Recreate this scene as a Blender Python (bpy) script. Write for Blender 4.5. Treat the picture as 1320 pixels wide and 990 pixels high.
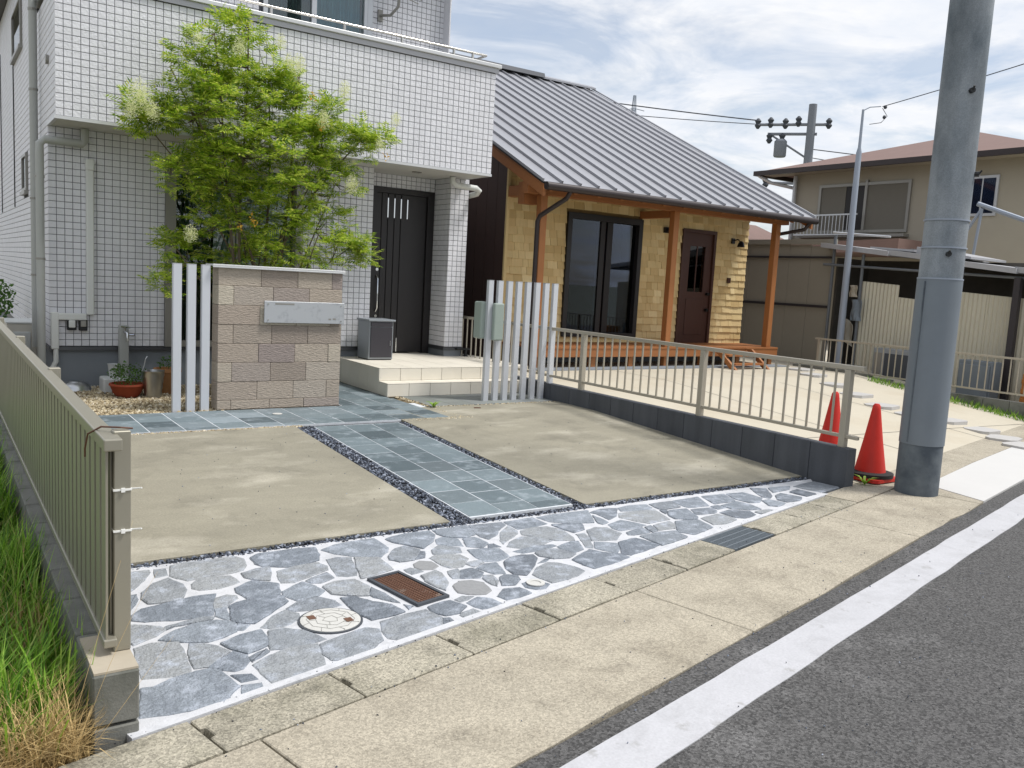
import bpy, math, random
import numpy as np
from mathutils import Vector, Matrix, Euler

for o in list(bpy.data.objects):
    bpy.data.objects.remove(o)
S = bpy.context.scene
C = S.collection
random.seed(7)
RNG = np.random.default_rng(11)

# ------------------------------------------------------------------ camera
CAMH = 1.52
YAW, PITCH, ROLL, FPX = 0.602039, 0.120933, 0.0555283, 1106.14
fwd = Vector((math.sin(YAW) * math.cos(PITCH), math.cos(YAW) * math.cos(PITCH), -math.sin(PITCH)))
rt = Vector((math.cos(YAW), -math.sin(YAW), 0))
dn = fwd.cross(rt)
rt2 = rt * math.cos(ROLL) - dn * math.sin(ROLL)
dn2 = rt * math.sin(ROLL) + dn * math.cos(ROLL)
cam_d = bpy.data.cameras.new('camera')
cam = bpy.data.objects.new('camera', cam_d)
C.objects.link(cam)
m3 = Matrix((rt2, -dn2, -fwd)).transposed()
cam.matrix_world = Matrix.Translation((0, 0, CAMH)) @ m3.to_4x4()
cam_d.sensor_width = 36
cam_d.lens = 36 * FPX / 1320
cam_d.clip_end = 3000
cam_d.clip_start = 0.05
S.camera = cam

# ------------------------------------------------------------------ sky and sun
SUN_DIR = Vector((0.45, -0.34, 1.0)).normalized()      # towards the sun
elev = math.asin(SUN_DIR.z)
azim = math.atan2(SUN_DIR.x, SUN_DIR.y)
W = bpy.data.worlds.new('World')
S.world = W
W.use_nodes = True
nt = W.node_tree
for n in list(nt.nodes):
    nt.nodes.remove(n)
def N(tree, t, **k):
    n = tree.nodes.new(t)
    for a, b in k.items():
        if a.startswith('i_'):
            n.inputs[a[2:].replace('_', ' ')].default_value = b
        else:
            setattr(n, a, b)
    return n
L = nt.links.new
sky = N(nt, 'ShaderNodeTexSky', sky_type='NISHITA', sun_disc=False, sun_elevation=elev, sun_rotation=azim,
        air_density=1.0, dust_density=1.5, ozone_density=1.0)
tc = N(nt, 'ShaderNodeTexCoord')
sep = N(nt, 'ShaderNodeSeparateXYZ')
L(tc.outputs['Generated'], sep.inputs[0])
zz = N(nt, 'ShaderNodeMath', operation='MAXIMUM'); zz.inputs[1].default_value = 0.0
L(sep.outputs['Z'], zz.inputs[0])
za = N(nt, 'ShaderNodeMath', operation='ADD'); za.inputs[1].default_value = 0.12
L(zz.outputs[0], za.inputs[0])
cb = N(nt, 'ShaderNodeCombineXYZ')
for ax in 'XY':
    dv = N(nt, 'ShaderNodeMath', operation='DIVIDE')
    L(sep.outputs[ax], dv.inputs[0]); L(za.outputs[0], dv.inputs[1]); L(dv.outputs[0], cb.inputs[ax])
n1 = N(nt, 'ShaderNodeTexNoise'); n1.inputs['Scale'].default_value = 1.7; n1.inputs['Detail'].default_value = 6; n1.inputs['Roughness'].default_value = 0.62; n1.inputs['Distortion'].default_value = 0.5
L(cb.outputs[0], n1.inputs['Vector'])
n2 = N(nt, 'ShaderNodeTexNoise'); n2.inputs['Scale'].default_value = 3.1; n2.inputs['Detail'].default_value = 5; n2.inputs['Roughness'].default_value = 0.6
L(cb.outputs[0], n2.inputs['Vector'])
cr = N(nt, 'ShaderNodeValToRGB')
cr.color_ramp.elements[0].position = 0.36; cr.color_ramp.elements[0].color = (0.38, 0.38, 0.38, 1)
cr.color_ramp.elements[1].position = 0.56; cr.color_ramp.elements[1].color = (1, 1, 1, 1)
L(n1.outputs['Fac'], cr.inputs['Fac'])
cc = N(nt, 'ShaderNodeValToRGB')      # cloud brightness, thin and thick
cc.color_ramp.elements[0].position = 0.3; cc.color_ramp.elements[0].color = (5.9, 6.3, 7.0, 1)
cc.color_ramp.elements[1].position = 0.62; cc.color_ramp.elements[1].color = (7.2, 7.25, 7.4, 1)
L(n2.outputs['Fac'], cc.inputs['Fac'])
mx = N(nt, 'ShaderNodeMixRGB')
L(cr.outputs[0], mx.inputs['Fac'])
skb = N(nt, 'ShaderNodeMixRGB', blend_type='MULTIPLY'); skb.inputs['Fac'].default_value = 1; skb.inputs['Color2'].default_value = (1, 1, 1, 1)
L(sky.outputs[0], skb.inputs['Color1']); L(skb.outputs[0], mx.inputs['Color1'])
L(cc.outputs[0], mx.inputs['Color2'])
bg = N(nt, 'ShaderNodeBackground'); bg.inputs['Strength'].default_value = 0.10
L(mx.outputs[0], bg.inputs['Color'])
out = N(nt, 'ShaderNodeOutputWorld')
L(bg.outputs[0], out.inputs['Surface'])

sl = bpy.data.lights.new('sun', 'SUN')
sl.energy = 2.4
sl.angle = math.radians(12)
sl.color = (1.0, 0.97, 0.93)
so = bpy.data.objects.new('sun', sl)
so.rotation_euler = (-SUN_DIR).to_track_quat('-Z', 'Y').to_euler()
so.location = (5, -5, 30)
C.objects.link(so)

S.view_settings.view_transform = 'Standard'
S.view_settings.look = 'None'
S.view_settings.exposure = 0.46
S.view_settings.gamma = 1.0
S.view_settings.use_curve_mapping = False
S.cycles.max_bounces = 6
S.cycles.diffuse_bounces = 3
S.cycles.glossy_bounces = 2
S.cycles.transmission_bounces = 3
S.cycles.transparent_max_bounces = 6

# ------------------------------------------------------------------ materials
def lin(r, g, b):
    f = lambda c: (c / 255 / 12.92) if c / 255 <= 0.04045 else ((c / 255 + 0.055) / 1.055) ** 2.4
    return (f(r), f(g), f(b))
MATS = {}
def mat(name, col, rough=0.7, metal=0.0, var=0.0, vscale=8.0, col2=None, c2scale=3.0, c2lo=0.5, c2hi=0.7,
        bump=0.0, bscale=60.0, bdist=0.004, rnd=None, ramt=0.15, fine=0.0, fscale=300.0, spec=0.5, stretch=None,
        trans=0.0, ramp=None, agg=0.0, ascale=110.0, col3=None, c3scale=6.0, c3lo=0.5, c3hi=0.7, streak=0.0, rot=None):
    """procedural principled material; texture space is world position"""
    m = bpy.data.materials.new(name)
    m.use_nodes = True
    t = m.node_tree
    b = t.nodes['Principled BSDF']
    b.inputs['Roughness'].default_value = rough
    b.inputs['Metallic'].default_value = metal
    b.inputs['Specular IOR Level'].default_value = spec
    K = t.links.new
    geo = t.nodes.new('ShaderNodeNewGeometry')
    pos = geo.outputs['Position']
    if stretch:
        mp = t.nodes.new('ShaderNodeMapping')
        mp.inputs['Scale'].default_value = stretch
        if rot: mp.inputs['Rotation'].default_value = rot
        K(pos, mp.inputs['Vector']); pos = mp.outputs[0]
    cur = t.nodes.new('ShaderNodeRGB'); cur.outputs[0].default_value = (*col, 1)
    cur = cur.outputs[0]
    rsock = None
    if rnd == 'obj':
        oi = t.nodes.new('ShaderNodeObjectInfo'); rsock = oi.outputs['Random']
    elif rnd == 'isl':
        rsock = geo.outputs['Random Per Island']
    if ramp and rsock:
        r = t.nodes.new('ShaderNodeValToRGB')
        r.color_ramp.interpolation = 'LINEAR'
        els = r.color_ramp.elements
        for i, (p, cl) in enumerate(ramp):
            e = els[i] if i < 2 else els.new(p)
            e.position = p; e.color = (*cl, 1)
        K(rsock, r.inputs['Fac']); cur = r.outputs[0]
    if col2:
        nz = t.nodes.new('ShaderNodeTexNoise'); nz.inputs['Scale'].default_value = c2scale; nz.inputs['Detail'].default_value = 4
        nz.inputs['Roughness'].default_value = 0.6
        K(pos, nz.inputs['Vector'])
        mr = t.nodes.new('ShaderNodeMapRange'); mr.inputs['From Min'].default_value = c2lo; mr.inputs['From Max'].default_value = c2hi
        K(nz.outputs['Fac'], mr.inputs['Value'])
        mi = t.nodes.new('ShaderNodeMixRGB'); mi.inputs['Color2'].default_value = (*col2, 1)
        K(mr.outputs[0], mi.inputs['Fac']); K(cur, mi.inputs['Color1']); cur = mi.outputs[0]
    if col3:
        nz = t.nodes.new('ShaderNodeTexNoise'); nz.inputs['Scale'].default_value = c3scale; nz.inputs['Detail'].default_value = 5
        nz.inputs['Roughness'].default_value = 0.72; nz.inputs['Distortion'].default_value = 0.6
        K(geo.outputs['Position'], nz.inputs['Vector'])
        mr = t.nodes.new('ShaderNodeMapRange'); mr.inputs['From Min'].default_value = c3lo; mr.inputs['From Max'].default_value = c3hi
        K(nz.outputs['Fac'], mr.inputs['Value'])
        mi = t.nodes.new('ShaderNodeMixRGB'); mi.inputs['Color2'].default_value = (*col3, 1)
        K(mr.outputs[0], mi.inputs['Fac']); K(cur, mi.inputs['Color1']); cur = mi.outputs[0]
    def scale_by(sock, amt, cur):
        ma = t.nodes.new('ShaderNodeMath'); ma.operation = 'MULTIPLY_ADD'
        ma.inputs[1].default_value = 2 * amt; ma.inputs[2].default_value = 1 - amt
        K(sock, ma.inputs[0])
        vm = t.nodes.new('ShaderNodeVectorMath'); vm.operation = 'SCALE'
        K(cur, vm.inputs[0]); K(ma.outputs[0], vm.inputs['Scale'])
        return vm.outputs[0]
    if var:
        nz = t.nodes.new('ShaderNodeTexNoise'); nz.inputs['Scale'].default_value = vscale; nz.inputs['Detail'].default_value = 4
        nz.inputs['Roughness'].default_value = 0.65
        K(pos, nz.inputs['Vector']); cur = scale_by(nz.outputs['Fac'], var, cur)
    if fine:
        nz = t.nodes.new('ShaderNodeTexNoise'); nz.inputs['Scale'].default_value = fscale; nz.inputs['Detail'].default_value = 1
        K(pos, nz.inputs['Vector']); cur = scale_by(nz.outputs['Fac'], fine, cur)
    if agg:
        vo = t.nodes.new('ShaderNodeTexVoronoi'); vo.inputs['Scale'].default_value = ascale
        K(geo.outputs['Position'], vo.inputs['Vector'])
        sx = t.nodes.new('ShaderNodeSeparateColor'); K(vo.outputs['Color'], sx.inputs[0])
        cur = scale_by(sx.outputs[0], agg, cur)
    if streak:
        mp2 = t.nodes.new('ShaderNodeMapping'); mp2.inputs['Scale'].default_value = (6, 6, 0.35)
        K(geo.outputs['Position'], mp2.inputs['Vector'])
        nz = t.nodes.new('ShaderNodeTexNoise'); nz.inputs['Scale'].default_value = 1.0; nz.inputs['Detail'].default_value = 4
        K(mp2.outputs[0], nz.inputs['Vector']); cur = scale_by(nz.outputs['Fac'], streak, cur)
    if rsock and not ramp:
        cur = scale_by(rsock, ramt, cur)
    K(cur, b.inputs['Base Color'])
    if bump:
        nz = t.nodes.new('ShaderNodeTexNoise'); nz.inputs['Scale'].default_value = bscale; nz.inputs['Detail'].default_value = 2
        nz.inputs['Roughness'].default_value = 0.6
        K(pos, nz.inputs['Vector'])
        bp = t.nodes.new('ShaderNodeBump'); bp.inputs['Strength'].default_value = bump; bp.inputs['Distance'].default_value = bdist
        K(nz.outputs['Fac'], bp.inputs['Height']); K(bp.outputs[0], b.inputs['Normal'])
    if trans:
        tr = t.nodes.new('ShaderNodeBsdfTranslucent'); K(cur, tr.inputs['Color'])
        ms = t.nodes.new('ShaderNodeMixShader'); ms.inputs['Fac'].default_value = trans
        K(b.outputs[0], ms.inputs[1]); K(tr.outputs[0], ms.inputs[2])
        K(ms.outputs[0], t.nodes['Material Output'].inputs['Surface'])
    MATS[name] = m
    return m

def glass(name, tint=(0.9, 0.95, 0.95), base=0.06):
    m = bpy.data.materials.new(name); m.use_nodes = True
    t = m.node_tree; K = t.links.new
    t.nodes.remove(t.nodes['Principled BSDF'])
    tr = t.nodes.new('ShaderNodeBsdfTransparent'); tr.inputs['Color'].default_value = (*tint, 1)
    gl = t.nodes.new('ShaderNodeBsdfGlossy'); gl.inputs['Roughness'].default_value = 0.01
    fr = t.nodes.new('ShaderNodeFresnel'); fr.inputs['IOR'].default_value = 1.5
    ad = t.nodes.new('ShaderNodeMath'); ad.operation = 'ADD'; ad.inputs[1].default_value = base
    K(fr.outputs[0], ad.inputs[0])
    ms = t.nodes.new('ShaderNodeMixShader'); K(ad.outputs[0], ms.inputs['Fac'])
    K(tr.outputs[0], ms.inputs[1]); K(gl.outputs[0], ms.inputs[2])
    K(ms.outputs[0], t.nodes['Material Output'].inputs['Surface'])
    MATS[name] = m
    return m

# ------------------------------------------------------------------ mesh helpers
WL = {}          # world location of every object built here
class MB:
    def __init__(self):
        self.v = []; self.f = []
    def box(self, x0, x1, y0, y1, z0, z1):
        n = len(self.v)
        self.v += [(x0, y0, z0), (x1, y0, z0), (x1, y1, z0), (x0, y1, z0), (x0, y0, z1), (x1, y0, z1), (x1, y1, z1), (x0, y1, z1)]
        self.f += [(n, n+3, n+2, n+1), (n+4, n+5, n+6, n+7), (n, n+1, n+5, n+4), (n+1, n+2, n+6, n+5), (n+2, n+3, n+7, n+6), (n+3, n, n+4, n+7)]
        return self
    def prism(self, pts, z0, z1):
        """pts: outline in XY, counter-clockwise; z0/z1 numbers or functions of (x, y)"""
        a = sum(p[0]*q[1]-q[0]*p[1] for p, q in zip(pts, pts[1:]+pts[:1]))
        if a < 0: pts = pts[::-1]
        g = lambda z, p: z(*p) if callable(z) else z
        n = len(self.v); k = len(pts)
        self.v += [(p[0], p[1], g(z0, p)) for p in pts] + [(p[0], p[1], g(z1, p)) for p in pts]
        self.f += [tuple(range(n+k-1, n-1, -1)), tuple(range(n+k, n+2*k))]
        for i in range(k):
            j = (i+1) % k
            self.f.append((n+i, n+j, n+k+j, n+k+i))
        return self
    def xprism(self, pts, x0, x1):
        """outline in (y, z), swept along x"""
        n = len(self.v); k = len(pts)
        a = sum(p[0]*q[1]-q[0]*p[1] for p, q in zip(pts, pts[1:]+pts[:1]))
        if a < 0: pts = pts[::-1]
        self.v += [(x0, p[0], p[1]) for p in pts] + [(x1, p[0], p[1]) for p in pts]
        self.f += [tuple(range(n+k-1, n-1, -1)), tuple(range(n+k, n+2*k))]
        for i in range(k):
            j = (i+1) % k
            self.f.append((n+i, n+j, n+k+j, n+k+i))
        return self
    def quad(self, a, b, c, d):
        n = len(self.v); self.v += [a, b, c, d]; self.f.append((n, n+1, n+2, n+3)); return self
    def tube(self, pts, r, n=8, cap=True):
        """round bar along a polyline; r number or list"""
        pts = [Vector(p) for p in pts]
        rs = r if isinstance(r, (list, tuple)) else [r]*len(pts)
        b0 = len(self.v)
        up = None
        for i, p in enumerate(pts):
            d = (pts[min(i+1, len(pts)-1)] - pts[max(i-1, 0)])
            d = d.normalized() if d.length > 1e-9 else Vector((0, 0, 1))
            if up is None:
                up = d.orthogonal().normalized()
            else:
                up = (up - d * up.dot(d)); up = up.normalized() if up.length > 1e-6 else d.orthogonal().normalized()
            s = d.cross(up)
            for k in range(n):
                a = 2*math.pi*k/n
                self.v.append(tuple(p + (up*math.cos(a) + s*math.sin(a))*rs[i]))
        for i in range(len(pts)-1):
            for k in range(n):
                a = b0+i*n+k; b = b0+i*n+(k+1) % n
                self.f.append((a, b, b+n, a+n))
        if cap:
            self.f.append(tuple(b0+k for k in range(n-1, -1, -1)))
            e = b0+(len(pts)-1)*n
            self.f.append(tuple(e+k for k in range(n)))
        return self
    def lathe(self, prof, c=(0, 0, 0), n=20):
        """prof: list of (radius, z); spun about the vertical through c"""
        b0 = len(self.v)
        for r, z in prof:
            for k in range(n):
                a = 2*math.pi*k/n
                self.v.append((c[0]+r*math.cos(a), c[1]+r*math.sin(a), c[2]+z))
        for i in range(len(prof)-1):
            for k in range(n):
                a = b0+i*n+k; b = b0+i*n+(k+1) % n
                self.f.append((a, b, b+n, a+n))
        self.f.append(tuple(b0+k for k in range(n-1, -1, -1)))
        e = b0+(len(prof)-1)*n
        self.f.append(tuple(e+k for k in range(n)))
        return self
    def build(self, name, m, parent=None, smooth=False, bevel=0.0, seg=2, origin=None):
        me = bpy.data.meshes.new(name)
        V = np.array(self.v, dtype=float)
        if origin is None:
            lo, hi = V.min(0), V.max(0)
            origin = ((lo[0]+hi[0])/2, (lo[1]+hi[1])/2, lo[2] if parent is None else (lo[2]+hi[2])/2)
        V = V - np.array(origin)
        me.from_pydata(V.tolist(), [], self.f)
        me.materials.append(m)
        if smooth:
            me.polygons.foreach_set('use_smooth', [True]*len(me.polygons))
            me.set_sharp_from_angle(angle=math.radians(40))
        me.update()
        return link(name, me, parent, origin, bevel, seg)

def link(name, me, parent, wloc, bevel=0.0, seg=2, rot=None):
    o = bpy.data.objects.new(name, me)
    C.objects.link(o)
    w = Vector(wloc)
    WL[o.name] = w
    if parent is not None:
        o.parent = parent
        o.location = w - WL[parent.name]
    else:
        o.location = w
    if rot: o.rotation_euler = rot
    if bevel:
        bm = o.modifiers.new('bevel', 'BEVEL'); bm.width = bevel; bm.segments = seg; bm.limit_method = 'ANGLE'
        bm.angle_limit = math.radians(35)
    return o

def empty(name, loc):
    o = bpy.data.objects.new(name, None)
    o.empty_display_size = 0.1
    C.objects.link(o)
    o.location = loc
    WL[o.name] = Vector(loc)
    return o
def tag(o, label, cat, group=None):
    o['label'] = label; o['category'] = cat
    if group: o['group'] = group
    return o
def struct(o):
    o['kind'] = 'structure'; return o
def stuff(o, label=None, cat=None):
    o['kind'] = 'stuff'
    if label: o['label'] = label
    if cat: o['category'] = cat
    return o

def np_mesh(name, V, F, m, parent=None, smooth=False, origin=(0, 0, 0)):
    """many small faces at once: V (n,3), F (k, corners)"""
    V = np.asarray(V, dtype=np.float32) - np.array(origin, dtype=np.float32)
    F = np.asarray(F, dtype=np.int32)
    me = bpy.data.meshes.new(name)
    me.vertices.add(len(V)); me.vertices.foreach_set('co', V.ravel())
    k = F.shape[1]
    me.loops.add(F.size); me.loops.foreach_set('vertex_index', F.ravel())
    me.polygons.add(len(F))
    me.polygons.foreach_set('loop_start', np.arange(0, F.size, k, dtype=np.int32))
    me.polygons.foreach_set('loop_total', np.full(len(F), k, dtype=np.int32))
    me.polygons.foreach_set('use_smooth', np.full(len(F), smooth, dtype=bool))
    me.materials.append(m)
    me.update(calc_edges=True); me.validate()
    return link(name, me, parent, origin)

def spread(tv, tf, pos, scl=None, rotm=None):
    """copies of a template mesh (tv, tf) -> arrays"""
    tv = np.asarray(tv, float); tf = np.asarray(tf, int)
    n = len(pos); k = len(tv)
    V = np.repeat(tv[None], n, 0)
    if scl is not None: V = V * scl[:, None, :]
    if rotm is not None: V = np.einsum('nij,nkj->nki', rotm, V)
    V = V + pos[:, None, :]
    F = tf[None] + (np.arange(n)*k)[:, None, None]
    return V.reshape(-1, 3), F.reshape(-1, tf.shape[1])

def rand_rot(n, rng):
    q = rng.normal(size=(n, 4)); q /= np.linalg.norm(q, axis=1)[:, None]
    w, x, y, z = q.T
    return np.stack([np.stack([1-2*(y*y+z*z), 2*(x*y-z*w), 2*(x*z+y*w)], -1),
                     np.stack([2*(x*y+z*w), 1-2*(x*x+z*z), 2*(y*z-x*w)], -1),
                     np.stack([2*(x*z-y*w), 2*(y*z+x*w), 1-2*(x*x+y*y)], -1)], -2)
OCT_V = np.array([(1, 0, 0), (-1, 0, 0), (0, 1, 0), (0, -1, 0), (0, 0, 1), (0, 0, -1)], float)
PEB_V = np.array([(x, y, z) for x in (-.6, .6) for y in (-.6, .6) for z in (-.6, .6)] + [(1, 0, 0), (-1, 0, 0), (0, 1, 0), (0, -1, 0), (0, 0, 1), (0, 0, -1)], float)
PEB_F = []
for ax, s, idx in ((0, 1, 8), (0, -1, 9), (1, 1, 10), (1, -1, 11), (2, 1, 12), (2, -1, 13)):
    cs = [i for i in range(8) if PEB_V[i][ax]*s > 0]
    ct = PEB_V[cs].mean(0); o1, o2 = [a for a in range(3) if a != ax]
    cs.sort(key=lambda i: math.atan2(PEB_V[i][o2], PEB_V[i][o1]))
    for i in range(4):
        a, b = cs[i], cs[(i+1) % 4]
        nrm = np.cross(PEB_V[b]-PEB_V[a], PEB_V[idx]-PEB_V[a])
        PEB_F.append((a, b, idx) if nrm[ax]*s > 0 else (b, a, idx))
PEB_F = np.array(PEB_F)
def pebbles(name, pts, size, m, parent=None, rng=RNG, flat=0.6):
    pts = np.asarray(pts, float); n = len(pts)
    sc = rng.uniform(size[0], size[1], (n, 3)); sc[:, 2] *= flat
    V, F = spread(PEB_V, PEB_F, pts, sc, rand_rot(n, rng))
    return np_mesh(name, V, F, m, parent)

# road frame: s runs along the road to the right, n away from the camera
UX, UY = 0.9747, 0.2236
def P(s, n): return (s*UX - n*UY, s*UY + n*UX)
ZR = -0.14
def gz(y):          # driveway level falls towards the road
    return 0.0 if y >= 7.95 else (ZR if y <= 4.87 else ZR*(7.95-y)/3.08)
# ------------------------------------------------------------------ palette
mat('tile_white', lin(222, 222, 226), 0.45, rnd='obj', ramt=0.04, bump=0.6, bscale=45, bdist=0.012, fine=0.03, fscale=40, streak=0.07)
mat('tile_white_joined', lin(222, 222, 226), 0.45, rnd='isl', ramt=0.04, bump=0.6, bscale=45, bdist=0.012, fine=0.03, fscale=40, streak=0.07)
mat('mortar_dark', lin(84, 86, 92), 0.9, var=0.1)
mat('foundation', lin(128, 134, 140), 0.85, var=0.06, vscale=5, bump=0.2, bscale=200)
mat('flashing', lin(88, 90, 94), 0.4, 0.6)
mat('soffit', lin(196, 196, 192), 0.7, var=0.03)
mat('coping', lin(205, 206, 206), 0.35, 0.3)
mat('coping_dark', lin(168, 168, 170), 0.35, 0.4)
mat('steel', lin(200, 196, 188), 0.22, 1.0)
mat('alu_post', lin(206, 209, 214), 0.4, 0.35, var=0.03)
mat('fence_bronze', lin(156, 152, 138), 0.42, 0.45, var=0.03, vscale=20)
mat('fence_grey', lin(172, 166, 152), 0.42, 0.4, var=0.04, vscale=20)
mat('frame_grey', lin(146, 144, 138), 0.4, 0.4)
mat('frame_light', lin(196, 198, 200), 0.35, 0.5)
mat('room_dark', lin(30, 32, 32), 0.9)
mat('shed_dark', lin(74, 70, 64), 0.9, var=0.3, vscale=4)
mat('curtain_green', lin(58, 92, 80), 0.85, var=0.12, vscale=14, stretch=(1, 1, 0.1))
mat('curtain_teal', lin(120, 176, 190), 0.85, var=0.12, vscale=14, stretch=(1, 1, 0.1))
mat('curtain_pale', lin(170, 186, 176), 0.85, var=0.12, vscale=14, stretch=(1, 1, 0.1))
mat('door_black', lin(36, 33, 34), 0.45, var=0.05)
mat('door_groove', lin(14, 13, 14), 0.6)
mat('pvc_grey', lin(168, 170, 166), 0.5, var=0.04, vscale=12)
mat('pvc_white', lin(212, 214, 210), 0.5, var=0.03, vscale=12)
mat('black_plastic', lin(26, 28, 30), 0.5)
mat('ac_beige', lin(208, 204, 192), 0.5, var=0.03)
mat('chrome', lin(210, 212, 214), 0.12, 1.0)
mat('tin', lin(188, 190, 192), 0.3, 1.0, bump=0.2, bscale=40)
mat('terracotta', lin(150, 68, 40), 0.8, var=0.15, vscale=18)
mat('clay_tan', lin(172, 124, 80), 0.8, var=0.15, vscale=18)
mat('white_ceramic', lin(212, 214, 214), 0.5, var=0.05)
mat('porch_tile', lin(222, 216, 202), 0.6, rnd='obj', ramt=0.04, var=0.05, vscale=10, bump=0.15, bscale=150)
mat('porch_core', lin(120, 116, 106), 0.9)
mat('box_grey', lin(150, 156, 162), 0.4, 0.3)
mat('box_dark', lin(62, 60, 66), 0.5, 0.2, var=0.06, vscale=30)
mat('meter_green', lin(150, 162, 154), 0.5, var=0.04)
wall_r = [(0.0, lin(140, 128, 118)), (0.25, lin(176, 165, 150)), (0.5, lin(162, 149, 136)), (0.75, lin(186, 177, 160)), (1.0, lin(148, 136, 130))]
mat('wall_stone', lin(180, 165, 145), 0.8, rnd='obj', ramp=wall_r, var=0.28, vscale=16, bump=0.8, bscale=22, bdist=0.02, fine=0.2, fscale=90, stretch=(1, 1, 4.5), rot=(0, 0.55, 0))
mat('wall_mortar', lin(150, 140, 126), 0.95)
mat('plate', lin(182, 185, 188), 0.4, 0.4, col2=lin(150, 153, 158), c2scale=12, c2lo=0.55, c2hi=0.8)
conc_c = lin(144, 139, 123)
mat('drive_concrete', conc_c, 0.85, var=0.25, vscale=2.4, col2=lin(186, 180, 164), c2scale=1.5, c2lo=0.52, c2hi=0.82, bump=0.35, bscale=140, fine=0.35, fscale=120, stretch=(0.75, 1.5, 1), col3=lin(112, 108, 95), c3scale=1.7, c3lo=0.5, c3hi=0.85)
mat('walk_concrete', lin(168, 160, 143), 0.9, var=0.25, vscale=2.4, col2=lin(146, 138, 122), c2scale=2.5, c2lo=0.48, c2hi=0.75, bump=0.6, bscale=150, fine=0.4, fscale=170, agg=0.22, ascale=120, col3=lin(118, 111, 98), c3scale=5, c3lo=0.56, c3hi=0.85)
mat('lid_concrete', lin(160, 154, 138), 0.9, rnd='obj', ramt=0.08, var=0.2, vscale=4, col2=lin(126, 122, 106), c2scale=3, c2lo=0.45, c2hi=0.7, bump=0.7, bscale=150, fine=0.4, fscale=190, agg=0.35, ascale=130, col3=lin(96, 93, 82), c3scale=5, c3lo=0.52, c3hi=0.82)
mat('yard_concrete', lin(192, 184, 166), 0.9, var=0.08, vscale=1.5, col2=lin(184, 173, 152), c2scale=0.9, c2lo=0.5, c2hi=0.75, bump=0.3, bscale=120, fine=0.1, fscale=150)
mat('white_slab', lin(198, 197, 194), 0.85, var=0.04, vscale=4)
mat('asphalt', lin(84, 83, 82), 0.92, agg=0.55, ascale=105, var=0.2, vscale=1.3, col2=lin(110, 109, 108), c2scale=2.4, c2lo=0.56, c2hi=0.8, bump=0.8, bscale=240, bdist=0.006, fine=0.7, fscale=220)
mat('paint_white', lin(186, 186, 189), 0.7, col3=lin(168, 168, 170), c3scale=5, c3lo=0.45, c3hi=0.8, var=0.1, vscale=3, fine=0.12, fscale=90, col2=lin(160, 159, 158), c2scale=9, c2lo=0.64, c2hi=0.74, bump=0.3, bscale=200)
mat('mortar_white', lin(200, 201, 204), 0.9, col3=lin(176, 178, 181), c3scale=9, c3lo=0.48, c3hi=0.75, var=0.14, vscale=8, bump=0.5, bscale=120, fine=0.08, fscale=150)
slate_r = [(0.0, lin(95, 101, 109)), (0.25, lin(140, 147, 155)), (0.5, lin(112, 119, 128)), (0.75, lin(150, 153, 155)), (1.0, lin(124, 131, 139))]
mat('slate', lin(130, 140, 155), 0.7, rnd='obj', ramp=slate_r, var=0.28, vscale=14, col2=lin(176, 183, 194), c2scale=12, c2lo=0.5, c2hi=0.78, bump=1.0, bscale=40, bdist=0.014, fine=0.45, col3=lin(94, 100, 110), c3scale=9, c3lo=0.52, c3hi=0.9, fscale=160)
mat('cobble', lin(140, 141, 142), 0.8, var=0.2, vscale=40, bump=0.8, bscale=60)
pave_r = [(0.0, lin(78, 90, 95)), (0.35, lin(104, 117, 122)), (0.65, lin(118, 131, 136)), (0.85, lin(96, 106, 110)), (1.0, lin(136, 148, 154))]
mat('pave_tile', lin(125, 140, 150), 0.6, rnd='obj', ramp=pave_r, var=0.15, vscale=9, col2=lin(156, 166, 172), c2scale=7, c2lo=0.54, c2hi=0.8, bump=0.5, bscale=70, fine=0.45, fscale=190)
grey_r = [(0.0, lin(112, 116, 112)), (0.5, lin(130, 134, 130)), (1.0, lin(122, 126, 126))]
mat('grey_tile', lin(120, 122, 120), 0.65, rnd='obj', ramp=grey_r, var=0.1, vscale=9, bump=0.3, bscale=70, fine=0.1, fscale=190)
mat('pave_joint', lin(206, 210, 214), 0.9, var=0.3, vscale=14)
mat('bed_dark', lin(46, 48, 52), 0.95)
mat('gravel_dark', lin(80, 84, 96), 0.7, rnd='isl', ramp=[(0, lin(26, 28, 34)), (0.5, lin(66, 72, 84)), (0.8, lin(112, 120, 134)), (1, lin(170, 176, 188))])
mat('gravel_light', lin(190, 176, 146), 0.85, rnd='isl', ramp=[(0, lin(120, 106, 84)), (0.4, lin(176, 160, 128)), (0.75, lin(206, 192, 160)), (1, lin(226, 218, 200))])
mat('bed_light', lin(140, 126, 100), 0.95, var=0.2)
mat('iron_rust', lin(104, 74, 58), 0.85, var=0.35, vscale=30, col2=lin(160, 150, 140), c2scale=14, c2lo=0.6, c2hi=0.75, bump=0.5, bscale=200)
mat('iron_dark', lin(78, 82, 88), 0.7, 0.3, var=0.15, vscale=20)
mat('manhole', lin(196, 195, 190), 0.7, var=0.08, vscale=30)
mat('manhole_line', lin(140, 139, 134), 0.8)
mat('galv', lin(126, 134, 140), 0.55, 0.5, var=0.25, vscale=60)
mat('block_grey', lin(78, 81, 86), 0.92, streak=0.4, rnd='obj', ramt=0.1, var=0.25, vscale=5, bump=0.4, bscale=120, fine=0.12, fscale=150, stretch=(1, 1, 0.5))
mat('block_dirty', lin(118, 118, 112), 0.92, rnd='obj', ramt=0.08, var=0.2, vscale=5, col2=lin(84, 86, 78), c2scale=4, c2lo=0.45, c2hi=0.7, bump=0.4, bscale=120, fine=0.12, fscale=150)
mat('block_top', lin(172, 162, 144), 0.92, var=0.12, vscale=12)
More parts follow.
